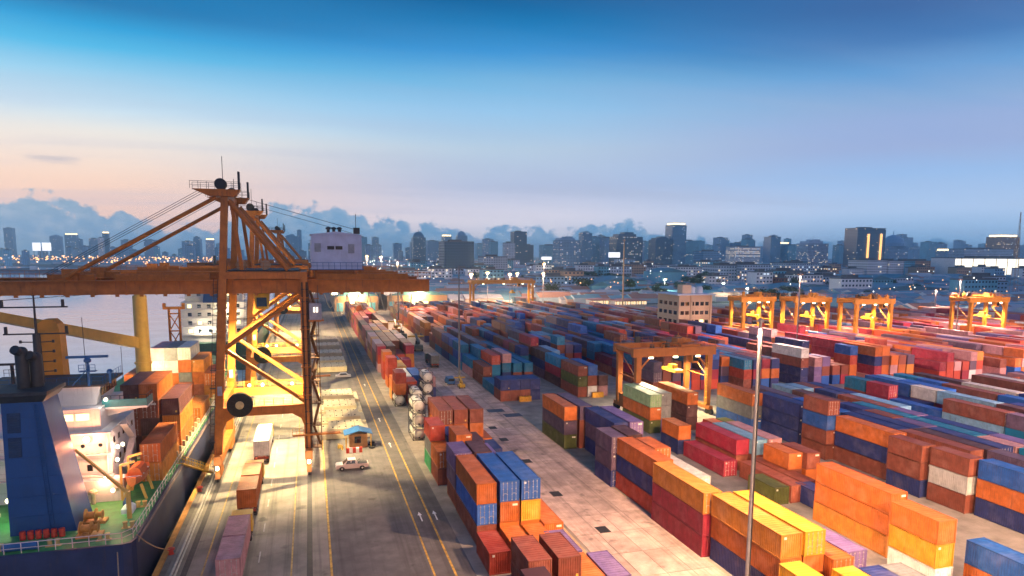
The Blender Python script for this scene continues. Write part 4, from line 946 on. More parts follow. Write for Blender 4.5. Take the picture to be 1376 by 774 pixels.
for y in (90,93.6):
    cdl = MB(); cdl.beam((-22.4,y,ZD),(-21.9,y,6.9),.2,.3); cdl.beam((-20.0,y,ZD),(-20.5,y,6.9),.2,.3); cdl.beam((-22.6,y,ZD),(-22.6,y,9.4),.25,.3); cdl.beam((-22.6,y,9.4),(-21.0,y,9.8),.25,.25); cdl.obj('davit', M_shipy, S)
# aft mooring deck
pc_ = MB(); pc_.tube((-20.4,83.5,ZD),(-20.4,83.5,8.2),.26,10); pc_.beam((-20.4,83.5,8.0),(-26.2,86.5,12.6),.30,.36,w2=.2,h2=.22); pc_.obj('stores_crane', M_shipy, S)
for x, y in ((-23.6,83.2),(-23.0,79.2),(-34.5,80.5)):
    wn = MB(); wn.lathe((x-1.1,y,ZD+.9),[(.75,0),(.75,.08),(.4,.1),(.4,1.0),(.75,1.02),(.75,1.1),(.3,1.15),(.3,1.6),(.5,1.65),(.5,1.75)],16,'x'); wn.box(x-1.4,x+1.0,y-.7,y+.7,ZD+.03,ZD+.3); wn.obj('mooring_winch', mat('winch ochre',(.48,.22,.05),.6,var=.3), S)
for x, y in ((-21.5,77.6),(-26.0,77.4),(-31.0,77.4),(-19.8,80.5),(-19.9,87.0)):
    bl = MB()
    for d in (-.35,.35): bl.lathe((x+d,y,ZD),[(.22,0),(.2,.6),(.28,.65),(.28,.75)],10)
    bl.box(x-.7,x+.7,y-.25,y+.25,ZD+.03,ZD+.1); bl.obj('bitts', mat('bitts ochre',(.5,.34,.12),.6), S)
bm_ = MB(); bm_.lathe((0,0,0),[(.28,0),(.30,.05),(.28,.3),(.30,.32),(.28,.6),(.30,.62),(.28,.88)],14); dme = gm(bm_,'drum')
for k in range(6): link('oil_drum', dme, M_redp if k < 4 else M_bluep, None, (-29.6+k*.72,79.9,ZD+.03), label=('red' if k < 4 else 'blue')+' oil drum at the foot of the blue funnel casing', category='drum', group='oil drums on the aft deck')
tb = MB(); tb.lathe((-30.4,77.0,ZD+.45),[(.1,0),(.4,.08),(.42,.2),(.42,3.0),(.4,3.1),(.1,3.2)],14,'x'); tb.obj('gas_tank', M_bluep, None, label='blue horizontal tank lying by the stern railing', category='tank')
tw = MB(); tw.box(-21.6,-20.4,84.9,86.6,ZD+.03,ZD+.6); tw.taper((-21.6,-20.4,84.9,86.6,ZD+.6),(-21.2,-20.6,85.2,86.2,ZD+.95)); tw.obj('covered_crate', M_white, None, label='white sheeted crate on the green aft deck', category='crate')
tw = MB(); tw.lathe((-21.6,88.0,ZD),[(.5,.03),(.55,.3),(.3,.9),(.15,1.1)],10); tw.obj('covered_hose_reel', M_bluep, None, label='blue covered hose reel on the green aft deck', category='reel')
vt_ = MB()
for x, y in ((-25.6,89.5),(-23.2,90.4),(-33.5,84)):
    vt_ = MB(); vt_.lathe((x,y,ZD),[(.25,0),(.25,1.2),(.5,1.3),(.5,1.6),(.3,1.8)],12); vt_.obj('ventilator', mat('vent buff',(.5,.42,.25),.6), S)
bk = MB(); bk.box(-27.0,-22.4,90.0,92.0,ZD+.03,ZD+2.7); bk.obj('winch_house', M_ship, S)
# mooring lines
def rope(a, b_, sag, label):
    a, b_ = Vector(a), Vector(b_); mb = MB(); pts = [a.lerp(b_,q/10)-Vector((0,0,sag*math.sin(math.pi*q/10))) for q in range(11)]
    mb.path(pts,.06,5); mb.obj('mooring_rope', M_rope, None, label=label, category='rope')
rope((XS-.1,78.0,ZD+.1),(QX+.55,74.0+10,.6),.5,'orange mooring rope from the stern rail down to the quay bollard')
rope((XS-1.5,YS-.05,ZD-.8),(QX+.55,62.2,.7),.7,'long mooring rope stretching aft from the transom')
# ship's lamps
def ship_lamp(p, pw, col, r=.22):
    mb = MB(); mb.lathe(p,[(r*.5,-r),(r,-.3*r),(r,.3*r),(r*.5,r)],10); mb.obj('deck_lamp', M_lampw if col != SODIUM else M_lampo, S)
    lamp(S, (p[0]+.2,p[1]-1.6,p[2]+.1), pw, col, .25)
ship_lamp((-26.3,91.0,12.6), 1700, (1,.32,.14), .35)
ship_lamp((-24.6,91.2,7.6), 380, (1,.38,.17)); ship_lamp((-23.4,92.0,9.6), 220, (1,.6,.42)); ship_lamp((-23.2,94.0,11.0), 220, (1,.6,.42)); ship_lamp((-25.0,95.0,16.6), 130, (1,.9,.8)); ship_lamp((-33.0,86,7.4), 300, (.75,1,.45)); ship_lamp((-22.6,86.2,7.6), 200, (.8,1,.5))
ship_lamp((-22.5,89.0,12.0), 600, (1,.45,.26)); ship_lamp((-31.5,148,14.0), 6000, (1,.75,.4))
# ------------------------------------------------------------------ second ship farther along the quay
S2 = thing('coaster_ship', 'pale deckhouse of a second ship berthed beyond the container ship', 'ship', (0,0,0))
h = MB(); h.prism([(-42,236),(-19.2,236),(-18.6,238),(-18.6,330),(-30,352),(-42,330)],'z',-6,6); h.obj('hull', mat('hull green',(.03,.09,.06),.5), S2)
d2 = MB(); d2.box(-40,-20.5,240,252,6,19); d2.box(-39,-21.5,242,252,19,25); d2o = d2.obj('deckhouse', M_ship, S2)
for z in (8.5,11.2,13.9,16.6,20.5):
    g2 = MB(); g2.box(-40.3,-20.2,239,240,z-.1,z+.1); g2.rail([(-40.2,239.1,z+.1),(-20.3,239.1,z+.1)],h=1,step=2); g2.obj('gallery', M_ship, d2o)
    for k in range(6):
        w = MB(); w.box(-38+k*2.9,-36.9+k*2.9,239.94,240,z+.6,z+1.7); w.obj('window', M_lit if (k+int(z)) % 4 == 0 else M_glass, d2o)
f2 = MB(); f2.taper((-33,-27,237,242,19),(-32,-28,238,242,28)); f2.obj('funnel', M_fun, S2)
m2 = MB(); m2.tube((-30,246,25),(-30,246,34),.4,8); m2.tube((-33,246,31),(-27,246,31),.15,6); m2.obj('mast', M_dark, S2)
lamp(S2, (-26,237.5,16), 2500, (1,.8,.5), .4); lamp(S2, (-33,238,10), 1800, (1,.85,.6), .4)
# ------------------------------------------------------------------ lorries, pickup, kiosk, hatch covers on the quay
wt = MB(); wt.lathe((-.14,0,0),[(.30,0),(.48,.02),(.52,.06),(.52,.22),(.48,.26),(.30,.28)],18,'x'); WT = gm(wt,'tyre'); WT.materials.append(M_rubber)
wr_ = MB(); wr_.lathe((-.15,0,0),[(.12,0),(.28,.02),(.28,.28),(.12,.30)],14,'x'); WR = gm(wr_,'rim'); WR.materials.append(M_bar)
def wheel(parent, x, y, z, r=.52, w=1.0):
    s_ = r/.52; o = link('wheel', WT, None, parent, (x,y,z)); o.scale = (w, s_, s_); q = link('rim', WR, None, o); return o
def lorry(x, y, label, body, trailer=True, hdg=0.0, L_=13.0):
    T = thing('lorry', label, 'lorry', (x,y,0), hdg)
    ch = MB(); ch.box(-.55,-.30,0,L_+3.0,.95,1.25); ch.box(.30,.55,0,L_+3.0,.95,1.25)
    for k in range(9): ch.box(-1.1,1.1,.2+k*1.5,.38+k*1.5,1.05,1.2)
    ch.box(-1.15,1.15,0,.2,.9,1.25); ch.obj('chassis', mat('chassis red',(.30,.06,.04),.6), T)
    cb = MB(); cb.prism([(L_+2.0,.8),(L_+4.1,.8),(L_+4.15,1.9),(L_+3.9,3.0),(L_+2.0,3.05)],'x',-1.2,1.2); co = cb.obj('cab', body, T)
    w = MB(); w.prism([(L_+4.16,1.95),(L_+4.2,1.95),(L_+3.98,2.85),(L_+3.94,2.85)],'x',-1.05,1.05); w.obj('windscreen', M_glass, co)
    for s_ in (-1,1):
        w = MB(); w.box(s_*1.2-.02,s_*1.2+.02,L_+2.7,L_+3.7,1.95,2.7); w.obj('side_window', M_glass, co)
        tl = MB(); tl.box(s_*.85-.16,s_*.85+.16,-.05,0,.98,1.16); tl.obj('tail_lamp', M_redp, T)
        for yy in (1.0,2.2,L_+1.0,L_+3.4): wheel(T, s_*.95, yy, .52, .52, 1.7 if yy < L_+3 else 1.0)
    bp_ = MB(); bp_.box(-1.1,1.1,-.12,-.02,.45,.62); bp_.obj('bumper', M_dark, T)
    return T
def carried(x, y, z, k, c, label, door=1):
    kk = k; pc = paint(c)
    o = link('shipping_container', MESH[kk,door,'shell'], None, None, (x,y,z), label=label, category='container', group='containers riding on lorries', color=pc)
    link('frame', MESH[kk,'frame'], None, o, color=tuple(v*.86 for v in pc))
    if door:
        for s_ in (-1,1): d_ = link('door', MESH['door',s_], None, o, color=pc); link('locking_gear', MESH['gear',s_], None, d_)
M_caby = mat('cab yellow',(.62,.36,.04),.4,var=.1)
lorry(-8.9,71.6,'yellow-cabbed lorry carrying two pink containers along the apron',M_caby); carried(-10.12,72.0,1.27,20,'l','pink container on the rear of a lorry chassis',1); carried(-10.12,78.3,1.27,20,'l','pink container on the lorry chassis just behind its yellow cab',0)
lorry(-8.9,93.2,'lorry carrying two rusty orange containers along the apron',M_caby); carried(-10.12,93.6,1.27,20,'o','rusty orange container on the rear of a lorry chassis',0); carried(-10.12,99.9,1.27,20,'o','rusty orange container ahead of its twin on a lorry chassis',0)
lorry(-8.6,117.5,'lorry with a pale box standing under the portal crane',M_caby); carried(-9.82,118.0,1.27,40,'w','long pale container on a lorry under the portal crane',0)
# pickup seen from its side
P_ = thing('pickup_truck', 'silver-white double-cab pickup parked beside the blue-roofed kiosk', 'pickup', (8.3,111.0,0), R(90))
M_pk = mat('pickup lamp-tinted paint',(.50,.36,.32),.3,var=.08,spec=.6); M_pw = mat('pickup white',(.7,.66,.62),.3,var=.05,spec=.6)  # silver-white body with the orange lamplight mixed into its colour
# built along +y (front at high y), rotated so the front points to -x
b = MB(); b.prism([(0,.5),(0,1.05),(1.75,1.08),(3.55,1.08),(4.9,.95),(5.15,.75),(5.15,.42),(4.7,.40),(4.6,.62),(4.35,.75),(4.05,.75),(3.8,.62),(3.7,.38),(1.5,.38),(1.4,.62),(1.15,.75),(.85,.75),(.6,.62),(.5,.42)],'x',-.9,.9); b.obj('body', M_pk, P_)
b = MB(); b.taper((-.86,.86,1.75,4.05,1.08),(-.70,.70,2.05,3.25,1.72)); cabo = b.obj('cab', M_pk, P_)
b = MB(); b.box(-.72,.72,2.02,3.28,1.72,1.78); b.obj('roof', M_pw, cabo)
b = MB(); b.taper((-.89,.89,3.95,5.1,1.0),(-.85,.85,3.95,4.9,1.1)); b.obj('bonnet', M_pw, P_)
for s_ in (-1,1):
    for y0, y1 in ((2.05,2.65),(2.75,3.4)):
        w = MB(); w.hexa([(s_*.84,y0,1.14),(s_*.89,y0,1.14),(s_*.89,y1+.2,1.14),(s_*.84,y1+.2,1.14),(s_*.71,y0+.1,1.66),(s_*.76,y0+.1,1.66),(s_*.76,y1-.1,1.66),(s_*.71,y1-.1,1.66)]); w.obj('side_window', M_glass, cabo)
    for y in (1.0,4.2): wheel(P_, s_*.78, y, .38, .38, .85)
    w = MB(); w.box(s_*.6-.18,s_*.6+.18,5.1,5.18,.72,.9); w.obj('headlight', M_lampw if False else M_white, P_)
w = MB(); w.hexa([(-.78,3.6,1.14),(.78,3.6,1.14),(.78,4.06,1.10),(-.78,4.06,1.10),(-.66,3.24,1.68),(.66,3.24,1.68),(.66,3.30,1.70),(-.66,3.30,1.70)]); w.obj('windscreen', M_glass, cabo)
w = MB(); w.box(-.76,.76,.15,1.65,1.06,1.10); w.obj('load_bed', M_dark, P_)
w = MB()
for s_ in (-1,1): w.beam((s_*.6,1.7,1.08),(s_*.6,1.3,1.5),.06,.06)
w.beam((-.6,1.3,1.5),(.6,1.3,1.5),.06,.06); w.obj('roll_bar', M_dark, P_)
# kiosk
K = thing('kiosk', 'small quay kiosk under a blue pitched roof', 'kiosk', (7.6,124.5,0))
b = MB(); b.box(-1.6,1.6,-1.2,1.4,.02,2.5); b.obj('wall', mat('kiosk wood',(.34,.18,.07),.7,var=.3), K)
b = MB(); b.hexa([(-2.5,-1.9,2.55),(.1,-2.1,3.3),(.1,2.0,3.3),(-2.5,2.0,2.55),(-2.5,-1.9,2.63),(.1,-2.1,3.38),(.1,2.0,3.38),(-2.5,2.0,2.63)]); b.obj('roof_slope', M_bluep, K)
b = MB(); b.hexa([(.1,-2.1,3.31),(2.5,-1.9,2.55),(2.5,2.0,2.55),(.1,2.0,3.31),(.1,-2.1,3.39),(2.5,-1.9,2.63),(2.5,2.0,2.63),(.1,2.0,3.39)]); b.obj('roof_slope', M_bluep, K)
b = MB(); b.box(-.7,.5,-1.26,-1.2,.9,2.1); b.obj('window', M_glass, K)
for x in (-2.2,2.2): b = MB(); b.box(x-.08,x+.08,-1.7,-1.54,0,2.6); b.obj('post', M_caby, K)
for k in range(5):
    b = MB(); b.box(0,.5,0,.5,0,.9); b.obj('barrier_block', M_redp if k % 2 == 0 else M_white, None, loc=(5.3+k*.56,120.2,.01), label=('red' if k % 2 == 0 else 'white')+' barrier block in front of the blue-roofed kiosk', category='barrier', group='barrier blocks at the kiosk')
for k in range(4): b = MB(); b.lathe((0,0,0),[(.32,0),(.52,.04),(.52,.22),(.32,.26)],14); b.obj('tyre_pile', M_rubber, None, loc=(9.9+.3*(k%2),122.5+k*1.1,.26*0+.01), label='old tyre lying beside the kiosk', category='tyre', group='tyres by the kiosk')
mc = MB(); mc.box(-.12,.12,-.7,.7,.45,.8); mc.lathe((0,-.6,.3),[(.3,-.06),(.3,.06)],12,'x'); mc.lathe((0,.6,.3),[(.3,-.06),(.3,.06)],12,'x'); mc.beam((-.3,.5,1.0),(.3,.5,1.0),.05,.05); mc.box(-.14,.14,-.5,.2,.8,.9); mc.obj('motorcycle', mat('moto yellow',(.5,.3,.05),.5), None, loc=(4.4,123,.01), rot=.5, label='motorcycle parked at the side of the kiosk', category='motorcycle')
# hatch covers laid out between rail and road
M_hc = mat('hatch steel buff',(.46,.39,.27),.7,var=.22,scale=.5,streak=.2)
def hatch(x0, x1, y0, y1, z0, z1, label):
    mb = MB(); mb.box(x0,x1,y0,y1,z0+.12,z1); mb.box(x0+.3,x1-.3,y0+.3,y1-.3,z0,z0+.12)
    o = mb.obj('hatch_cover', M_hc, None, label=label, category='hatch cover', group='hatch covers on the quay')
    lg = MB()
    for i in range(5):
        for j in range(2): lg.box(x0+.8+i*(x1-x0-1.8)/4-.14,x0+.8+i*(x1-x0-1.8)/4+.14,y0+1.2+j*(y1-y0-2.6),y0+1.5+j*(y1-y0-2.6),z1,z1+.1)
    for i in range(1,4): lg.box(x0+i*(x1-x0)/4-.03,x0+i*(x1-x0)/4+.03,y0,y1,z1,z1+.02)
    lg.obj('lashing_socket', M_dark, o)
hy = [130,139.6,149.8,161.5]
for i, y in enumerate(hy):
    nm = ('next to the kiosk','second from the kiosk','third from the kiosk','beside the parked van')[i]
    hatch(.9+.1*i,10.2,y,y+8.0+i*.3,.02,1.0,f'lower buff hatch cover of the pile {nm}'); hatch(2.6-.2*i,9.2-.1*i,y+.4,y+7.4+i*.3,1.01,1.95,f'upper buff hatch cover of the pile {nm}')
for i, y in enumerate((206,219,236,256,274)):
    hatch(1.2,9.8,y,y+9,.02,1.6,('first','second','third','fourth','fifth')[i]+' hatch cover beyond the dark asphalt bay')
# parked small car on the dark bay
cb = MB(); cb.prism([(0,.3),(0,.8),(.8,.9),(1.3,1.4),(2.9,1.4),(3.5,.9),(4.2,.8),(4.2,.3)],'y',-.8,.8); v_ = cb.obj('parked_van', M_pw, None, loc=(6.2,196,.05), label='white car parked on the dark asphalt bay', category='car')
w = MB(); w.prism([(1.0,.95),(1.4,1.34),(2.8,1.34),(3.2,.95)],'y',-.83,.83); w.obj('window', M_glass, v_)
# vehicles in the truck aisle
def yard_truck(x, y, label, col, load=None):
    T = lorry(x, y, label, col, L_=9.0); return T
M_cabg = mat('cab grey green',(.10,.13,.11),.5); M_cabo = mat('cab orange',(.5,.2,.04),.5)
def stacker(x, y, label, m):
    T = thing('reach_stacker', label, 'stacker', (x,y,0))
    b = MB(); b.prism([(0,.7),(0,2.2),(1.6,2.4),(5.5,1.7),(5.5,.7)],'x',-1.5,1.5); b.obj('body', m, T)
    c = MB(); c.taper((-.8,.8,2.4,4.0,2.0),(-.65,.65,2.5,3.8,3.7)); co = c.obj('cab', m, T); w = MB(); w.box(-.62,.62,2.40,2.5,2.6,3.5); w.obj('window', M_glass, co)
    a = MB(); a.beam((0,.6,3.0),(0,7.6,5.4),.7,.8); a.obj('boom', m, T); s_ = MB(); s_.box(-3.0,3.0,7.2,7.9,4.4,5.0); s_.obj('spreader', M_caby, T)
    for sx_ in (-1,1):
        for yy in (.9,4.6): wheel(T, sx_*1.35, yy, .75, .75, 1.6)
    return T
stacker(36.0,300,'orange reach stacker far down the truck aisle',M_cabo); stacker(36.4,281,'dark reach stacker following the orange one in the aisle',M_cabg); stacker(37.0,243,'dark green reach stacker working midway along the aisle',M_cabg)
yard_truck(36.4,206,'dark yard tractor pulling a chassis with a grey box in the aisle',M_cabg); carried(35.2,206.3,1.27,20,'k','grey container at the rear of the aisle yard tractor',0)
stacker(37.5,172.0,'small yellow fork truck beside the tall aisle pole',M_caby).scale = (.5,.5,.5)
v2 = thing('van', 'dark blue van beside the tall aisle pole', 'van', (35.6,177,0)); b = MB(); b.prism([(0,.4),(0,2.0),(3.4,2.05),(4.2,1.2),(5.0,1.05),(5.0,.4)],'x',-.95,.95); b.obj('body', M_bluep, v2)
b = MB(); b.box(-.8,.8,-.04,0,1.2,1.85); b.obj('rear_window', M_glass, v2)
for sx_ in (-1,1):
    for yy in (1.0,4.0): wheel(v2, sx_*.82, yy, .36, .36, .8)
# yellow concrete blocks at the cross lane
cbm = MB(); cbm.box(0,1.45,0,.8,0,1.25); cbm.box(.3,.5,.2,.6,1.25,1.35); cbm.box(.95,1.15,.2,.6,1.25,1.35); CBM = gm(cbm,'concrete_block'); CBM.materials.append(mat('block yellow',(.58,.28,.03),.8,var=.3))
for i, x in enumerate((47.2,48.7)): link('concrete_block', CBM, None, None, (x,152.6,.01), label='yellow concrete block before the row of four navy containers', category='block', group='yellow concrete blocks')
for i, x in enumerate((66.0,67.5)): link('concrete_block', CBM, None, None, (x,152.6,.01), label='yellow concrete block before the brown and olive stack', category='block', group='yellow concrete blocks')
# ------------------------------------------------------------------ yard gantries, light masts
def gantry(x0, y0, span, height, depth, label, m, lit=True, pw=16000, lampcol=WARMW, rot=0.0):
    T = thing('yard_gantry', label, 'gantry crane', (x0,y0,0), rot, group='yard gantry cranes')
    for x in (0, span):
        for y in (0, depth):
            l = MB(); l.taper((x-.5,x+.5,y-.5,y+.5,1.8),(x-.62,x+.62,y-.6,y+.6,height-1.9)); l.obj('leg', m, T)
        s_ = MB(); s_.box(x-.5,x+.5,-1.6,depth+1.6,1.1,1.9); s_.obj('sill_beam', m, T)
        for y in (-1.0,depth+1.0):
            for q in (-.7,.7):
                w = MB(); w.lathe((x-.35,y+q,.62),[(.3,0),(.58,.04),(.62,.12),(.62,.58),(.58,.66),(.3,.7)],16,'x'); w.obj('wheel', M_rubber, T)
        t_ = MB(); t_.tube((x,.3,height*.55),(x,depth-.3,height*.55),.14,6); t_.tube((x,.3,height*.55),(x,depth-.3,height-2.0),.10,6); t_.obj('side_tie', m, T)
    for y in (0, depth):
        g2 = MB(); g2.box(-1.4,span+1.4,y-.6,y+.6,height-1.9,height); go = g2.obj('girder', m, T)
        r_ = MB(); r_.rail([(-1.2,y+(-.5 if y == 0 else .5),height),(span+1.2,y+(-.5 if y == 0 else .5),height)],h=1.1,step=1.4,r=.045); r_.obj('railing', m, go)
    for x in (-1.0, span+1.0):
        e = MB(); e.box(x-.3,x+.3,.5,depth-.5,height-1.2,height-.3); e.obj('end_tie', m, T)
    # trolley with hoist, cabin, spreader
    tx = span*.72
    tr = MB(); tr.box(tx-2.4,tx+2.4,-.3,depth+.3,height+.05,height+.45); tr.lathe((tx,depth*.3,height+1.1),[(.3,0),(.7,.05),(.5,.1),(.5,2.4),(.7,2.45),(.3,2.5)],12,'y'); tr.box(tx-2.0,tx-.9,depth*.2,depth*.5,height+.45,height+1.6); tr.box(tx+.9,tx+2.0,depth*.4,depth*.8,height+.45,height+1.3)
    tr.rail([(tx-2.4,-.3,height+.45),(tx+2.4,-.3,height+.45)],h=1.0,step=.8,r=.04); tr.obj('trolley', m, T)
    rq = random.Random(int(x0*7)); 
    for q in range(7):
        xa, ya = rq.uniform(-.8,span-1), rq.choice((0,depth)); mc_ = MB(); hh = rq.uniform(.6,1.7); ll = rq.uniform(.6,1.8)
        mc_.box(xa,xa+ll,ya-.5,ya+.5,height,height+hh); mc_.tube((xa+ll/2,ya-.2,height+hh),(xa+ll/2,ya-.2,height+hh+.7),.12,6); mc_.obj('machinery_box', m if q % 2 else M_dark, T)
    for s2 in (0,1):
        xb = 0 if s2 == 0 else span; di = 1 if s2 == 0 else -1
        kb = MB(); kb.tube((xb,0,height-5.2),(xb+di*3.2,0,height-1.7),.22,6); kb.obj('knee_brace', m, T)
    cbn = MB(); cbn.prism([(tx+1.0,height-1.6),(tx+1.2,height-3.8),(tx+2.6,height-3.8),(tx+2.8,height-1.6)],'y',.7,2.4); co = cbn.obj('operator_cabin', m, T); w = MB(); w.box(tx+1.3,tx+2.5,.62,.7,height-3.4,height-2.0); w.obj('window', M_glass, co)
    for (a, b_) in ((-1,-1),(1,-1),(1,1),(-1,1)):
        rp = MB(); rp.tube((tx-1.5+a*1.0,depth/2+b_*2.2,height),(tx-1.5+a*.9,depth/2+b_*2.0,height*.62),.05,4); rp.obj('hoist_rope', M_dark, T)
    sp = MB(); sp.box(tx-2.6,tx-.4,depth/2-3.0,depth/2+3.0,height*.60,height*.64); sp.box(tx-2.2,tx-.8,depth/2-1,depth/2+1,height*.64,height*.70); sp.obj('spreader', M_craney, T)
    eh = MB(); eh.box(-.75,.75,1.5,depth-1.5,2.0,4.2); eo = eh.obj('generator_house', m, T); nv = MB(); nv.box(-.5,.5,1.42,1.5,2.5,3.5); nv.obj('notice_board', M_white, eo)
    lt = MB()
    for k in range(8): lt.box(span-.9,span-.5,-.75,-.35,2.4+k*1.3,2.46+k*1.3); 
    for xx in (span-.9,span-.5): lt.box(xx-.03,xx+.03,-.58,-.52,2.0,height-1.4)
    lt.obj('ladder', M_craney, T)
    if lit:
        for k, f in enumerate((.16,.5,.82)):
            fl = MB(); fl.box(span*f-.5,span*f+.5,-.75,-.45,height-2.25,height-1.92); fl.obj('floodlight', M_lampw, T)
        lamp(T, (span*.3,depth/2,height-2.6), pw, lampcol, .4, 'SPOT', (0,-.2,-1), 150); lamp(T, (span*.8,depth/2,height-2.6), pw*1.3, (1,.78,.35), .4, 'SPOT', (0,-.1,-1), 150)
    return T
M_rtg = mat('gantry paint',(.33,.11,.025),.55,var=.25,scale=.7,streak=.5)
gantry(67.0,131.0,17.3,15.2,9.0,'brown yard gantry with lit floodlights standing over the cross lane',M_rtg)
M_rtgy = mat('gantry yellow',(.58,.24,.02),.55,var=.2,scale=.7,streak=.2)
for (gx, gy, gs_, gh), lab in zip(FAR_G, ('yellow yard gantry in front of the lit canteen roofs','orange yard gantry behind the pale control tower','orange yard gantry next to blue tarpaulins','yellow yard gantry with its trolley at work over pink stacks','outermost yellow yard gantry by the lattice mast')):
    gantry(gx, gy, gs_, gh, 8.0, lab, M_rtgy, lit=True, pw=15000, lampcol=(1,.66,.32))
# blue tarpaulins beneath the gantries
tp = MB(); tp.prism([(-3,0),(3,0),(2.6,1.3),(0,2.0),(-2.6,1.3)],'y',0,6); TPM = gm(tp,'tarpaulin_load'); TPM.materials.append(mat('blue tarpaulin',(.01,.055,.16),.6))
for k in range(5):
    p = at_y(992+k*22, 427, 300); link('tarpaulin_load', TPM, None, None, (p.x,300,p.z-2), label='blue tarpaulin-covered load on the stacks below the gantries', category='load', group='blue tarpaulin loads')
    q = MB(); q.box(p.x-2.6,p.x+2.6,300.2,305.8,0,p.z-2.02); q.obj('load_pallet', mat('pallet wood',(.2,.1,.05),.8), None, label='wooden platform under a blue tarpaulin load', category='platform', group='platforms under the tarpaulins')
# light masts
def mast(x, y, h, label, head=True, pw=0, col=SODIUM, aim=(0,0,-1), r=.27, cone=165, m=M_pole):
    T = thing('light_mast', label, 'light mast', (x,y,0), group='tall light masts')
    p = MB(); p.tube((0,0,.4),(0,0,h),r,12,r*.55); p.obj('pole', m, T, smooth=True)
    b_ = MB(); b_.box(-.7,.7,-.7,.7,0,.4); b_.obj('plinth', M_concrete, T)
    rg = MB(); rg.box(-.03,.03,-r-.10,-r*.5,1.0,h-1.0)
    rg.obj('cable_duct', M_dark, T)
    hb = MB(); hb.tube((-.9,0,h-.1),(.9,0,h-.1),.06,6); hb.lathe((0,0,h-.25),[(.25,0),(.3,.1),(.3,.3),(.1,.4)],10); hb.tube((0,0,h),(0,0,h+1.1),.03,5); hb.obj('head_frame', m, T)
    for s_ in (-.75,.75):
        f = MB(); f.taper((s_-.22,s_+.22,-.2,.2,h-.42),(s_-.15,s_+.15,-.14,.14,h-.16)); fo = f.obj('luminaire', M_dark, T)
        if pw: g3 = MB(); g3.box(s_-.18,s_+.18,-.16,.16,h-.46,h-.425); g3.obj('lens', M_lampo, fo)
    if pw: lamp(T, (0,0,h-.8), pw, col, .5, 'SPOT', aim, cone)
    return T
mast(45.3,61.0,28.4,'tall bare mast rising from the amber stacks by the aisle',pw=60000,aim=(-.05,.25,-1)) if False else mast(42.75,57.6,28.7,'tall bare mast rising beside the amber and navy stack',pw=110000,aim=(.1,.45,-1),cone=140)
mast(38.9,182.5,31.0,'tall thin mast standing in the truck aisle',r=.30)
p = at_y(839,322,400); mast(p.x,400,p.z,'very tall lit mast beside the canteen roofs',r=.6,pw=90000,aim=(0,-.3,-1),m=mat('mast warm',(.6,.45,.25),.5))
for (px, top_, Y, lab) in ((1258,388,300,'shorter mast between two yellow gantries'),(900,405,330,'mast beside the pale control tower')):
    p = at_y(px, top_, Y); mast(p.x,Y,p.z,lab,r=.32,pw=110000,col=(1,.62,.44),aim=(0,.1,-1))
# masts of the same kind, mostly out of view, some added for their light
mast(37.5,6.0,34.0,'light mast at the near end of the truck aisle',pw=400000,aim=(.30,.75,-1),r=.36,cone=112)
mast(86.0,14.0,34.0,'light mast at the near end of the second lane',pw=480000,aim=(.10,.75,-1),r=.36,cone=120)
mast(150.0,40.0,34.0,'added light mast at the outer edge of the near blocks',pw=800000,col=(1,.58,.46),aim=(.1,.7,-1),r=.36,cone=125)  # out of view, put in to brighten the right-hand stacks
mast(236.0,120.0,32.0,'added light mast at the outer edge of the yard',pw=620000,col=(1,.58,.46),aim=(-.1,.4,-1),r=.36)  # extra unseen mast that warms the far right of the yard
mast(40.5,330.0,32.0,'light mast far down the truck aisle',pw=200000,aim=(0,-.2,-1),r=.36)
mast(17.0,-14.0,33.0,'added light mast between the quay road and the near stacks',pw=150000,aim=(-.2,1.3,-1),r=.36,cone=100)  # unseen mast added to light the crane girder and the quay
mast(146.7,179.3,29.7,'mast standing among the stacks before the orange gantries',pw=170000,col=(1,.62,.48),aim=(.1,.15,-1),r=.26)
mast(247.4,209.9,26.3,'mast standing among the pink stacks before the outermost gantry',pw=120000,col=(1,.64,.50),aim=(0,.1,-1),r=.26)
mast(111.0,141.0,29.0,'mast on the cross lane behind the navy and teal stacks',pw=150000,col=(1,.60,.44),aim=(.2,.1,-1),r=.26) if False else None
# ------------------------------------------------------------------ the town beyond the yard
M_bg = {  # bluish tones put part of the distance haze into the paint
 'glass': mat('haze-tinted glass',(.10,.29,.44),.35,var=.25,scale=.02,spec=.7), 'slate': mat('haze-tinted slate',(.21,.40,.56),.6,var=.2,scale=.02), 'pale': mat('pale render',(.48,.56,.64),.7,var=.15,scale=.03),
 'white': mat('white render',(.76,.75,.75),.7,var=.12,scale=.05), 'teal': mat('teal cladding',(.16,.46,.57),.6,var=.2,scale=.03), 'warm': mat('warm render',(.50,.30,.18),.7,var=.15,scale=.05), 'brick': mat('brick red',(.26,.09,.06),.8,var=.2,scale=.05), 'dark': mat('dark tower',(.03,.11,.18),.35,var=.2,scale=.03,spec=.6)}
M_pane = mat('dim pane',(.015,.05,.08),.15,spec=.7,var=.3)
M_plit = mat('lit pane',(.9,.8,.6),.4,emit=(1,.70,.36),estr=1.1); M_pcool = mat('cool lit pane',(.8,.9,1),.4,emit=(.75,.92,1),estr=.7); M_crown = mat('crown light',(1,.8,.5),.4,emit=(1,.70,.30),estr=3.0); M_roofd = mat('roof grey',(.12,.13,.14),.8,var=.3,scale=.05)
rb_ = random.Random(21)
